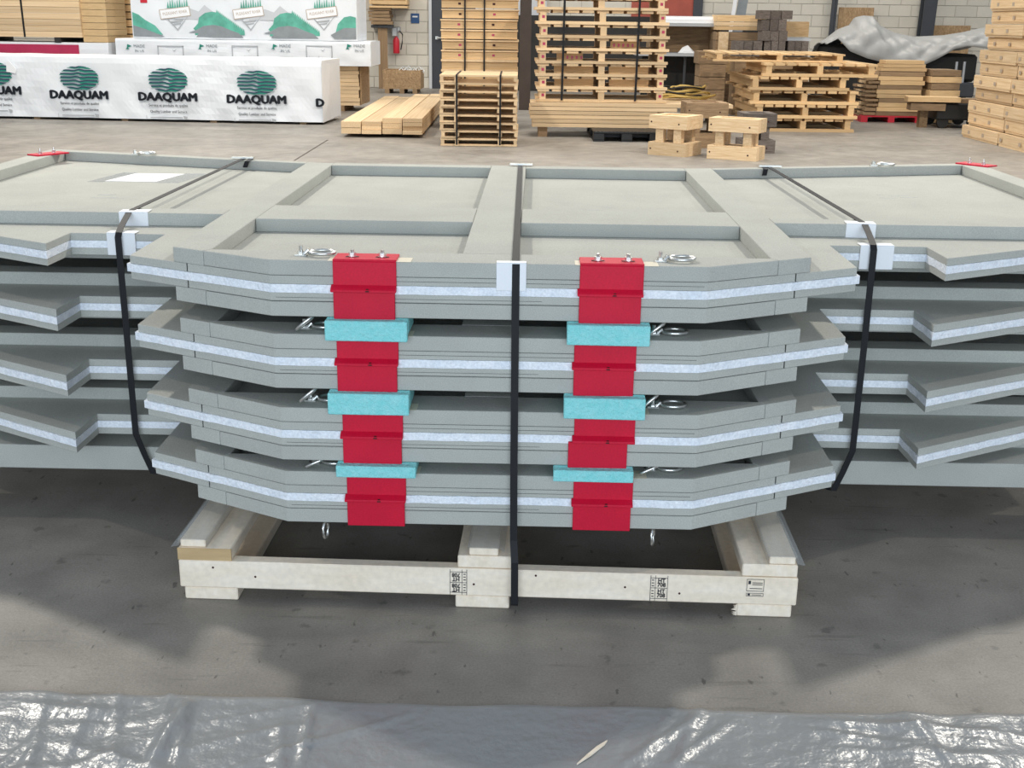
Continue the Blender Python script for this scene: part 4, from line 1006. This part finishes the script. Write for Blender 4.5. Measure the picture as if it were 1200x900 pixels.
# ---- boards leaning on the wall, columns
def lean(pxa, pxb, ya, yb_, lab, m='chipboard'):
    Y = YW-.12; a_, b_ = V(pxa, ya, Y), V(pxb, ya, Y); o = plank('leaning_sheet', m, None, ((a_.x+b_.x)/2, Y-.05, a_.z/2), (b_.x-a_.x, .03, a_.z), 0, -.03); tag(o, lab, 'sheet')
lean(983, 1024, 8.5, 35, 'brown chipboard sheet leaning on the wall behind the tarp hump')
lean(1088, 1137, 29.5, 41, 'low brown chipboard sheet leaning on the wall right of the dark column')
cxp = V(1085, 20, YW-.4); b = MB(); wc_ = .27
b.box(-wc_/2, wc_/2, 0, .03, 0, 5).box(-wc_/2, wc_/2, .25, .28, 0, 5).box(-.02, .02, .03, .25, 0, 5)
o = b.obj('steel_column', 'dark_steel', None, loc=(cxp.x, YW-.5, 0)); o.rotation_euler = (0, .025, 0); tag(o, 'dark steel column against the block wall above the tarp', 'column')
cxp = V(976, 20, YW-.4); o = MB().box(-.05, .02, 0, .05, 0, 4).box(.03, .07, 0, .05, 0, 4).obj('steel_angle', 'dark_steel', None, loc=(cxp.x, YW-.3, 0)); o.rotation_euler = (0, .02, 0); tag(o, 'thin dark upright at the left edge of the tarp', 'post')
cxp = V(858, 8, 22.5); o = MB().box(-.03, .03, 0, .05, 0, 1.8).obj('leaning_strip', 'white_plastic', None, loc=(cxp.x-.06, 22.5, .6)); o.rotation_euler = (0, .09, 0); tag(o, 'white strip leaning beside the grey strip above the bundle', 'strip')
o = MB().box(-.09, .08, 0, .04, 0, 1.8).obj('leaning_strip', 'ink_grey', None, loc=(cxp.x+.06, 22.55, .6)); o.rotation_euler = (0, .12, 0); tag(o, 'wide grey strip leaning above the brown bundle', 'strip')
sb3 = thing('strip_stand', 'dark rack holding the leaning strips behind the bundle', 'rack', (cxp.x, 22.6, 0)); plank('rack_body', 'grey_wood', sb3, (.05, 0, .3), (.4, .3, .6))

# ---- tall stack at the right edge
e0 = G(1143, 163.5)
Lx, Ly = 1.4, 2.5; hl = .165; n = 13
e0z = 0
for k in range(n):
    sh_ = .018*k
    p = thing('crate_tray', 'tmp', 'tray', (e0.x-.02+sh_, e0.y-2.05, hl*k+.001), .0, 'trays of the tall right-hand stack')
    nm_ = ['lowest', 'second', 'third', 'fourth', 'fifth', 'sixth', 'seventh', 'eighth', 'ninth', 'tenth', 'eleventh', 'twelfth', 'topmost'][k]
    p['label'] = '%s pine tray counting from the floor in the tall stack at the right edge' % nm_ if 0 < k < n-1 else '%s pine tray of the tall stack at the right edge' % nm_
    ins = 0 if k % 2 == 0 else .045
    h1 = hl*.72
    if k % 4 == 3: ins = .07
    for (ya, yb2) in ((0, Ly*.49), (Ly*.5, Ly)):
        lath('side_board', 'light_pine', p, ins-random.uniform(0, .012), ins+.04, ya, yb2, .028, hl-.004)
        lath('edge_board', 'light_pine', p, ins+.002, ins+.14, ya+.02, yb2-.02, 0, .026)
    lath('end_board', 'light_pine', p, ins+.042, Lx, Ly-.04, Ly, 0, hl-.004); lath('end_board', 'light_pine', p, ins+.042, Lx, 0, .04, 0, hl-.004)
    lath('deck_board', 'pine', p, ins+.1, Lx, .06, Ly-.06, hl*.6, hl-.006)
    for yy in (.5, 1.1, 1.7, 2.2): MB().box(ins-.0135, ins-.0125, yy, yy+.07, hl*.35, hl*.62).obj('stencil_mark', 'ink_tan', p)
print('objects', len(bpy.data.objects))
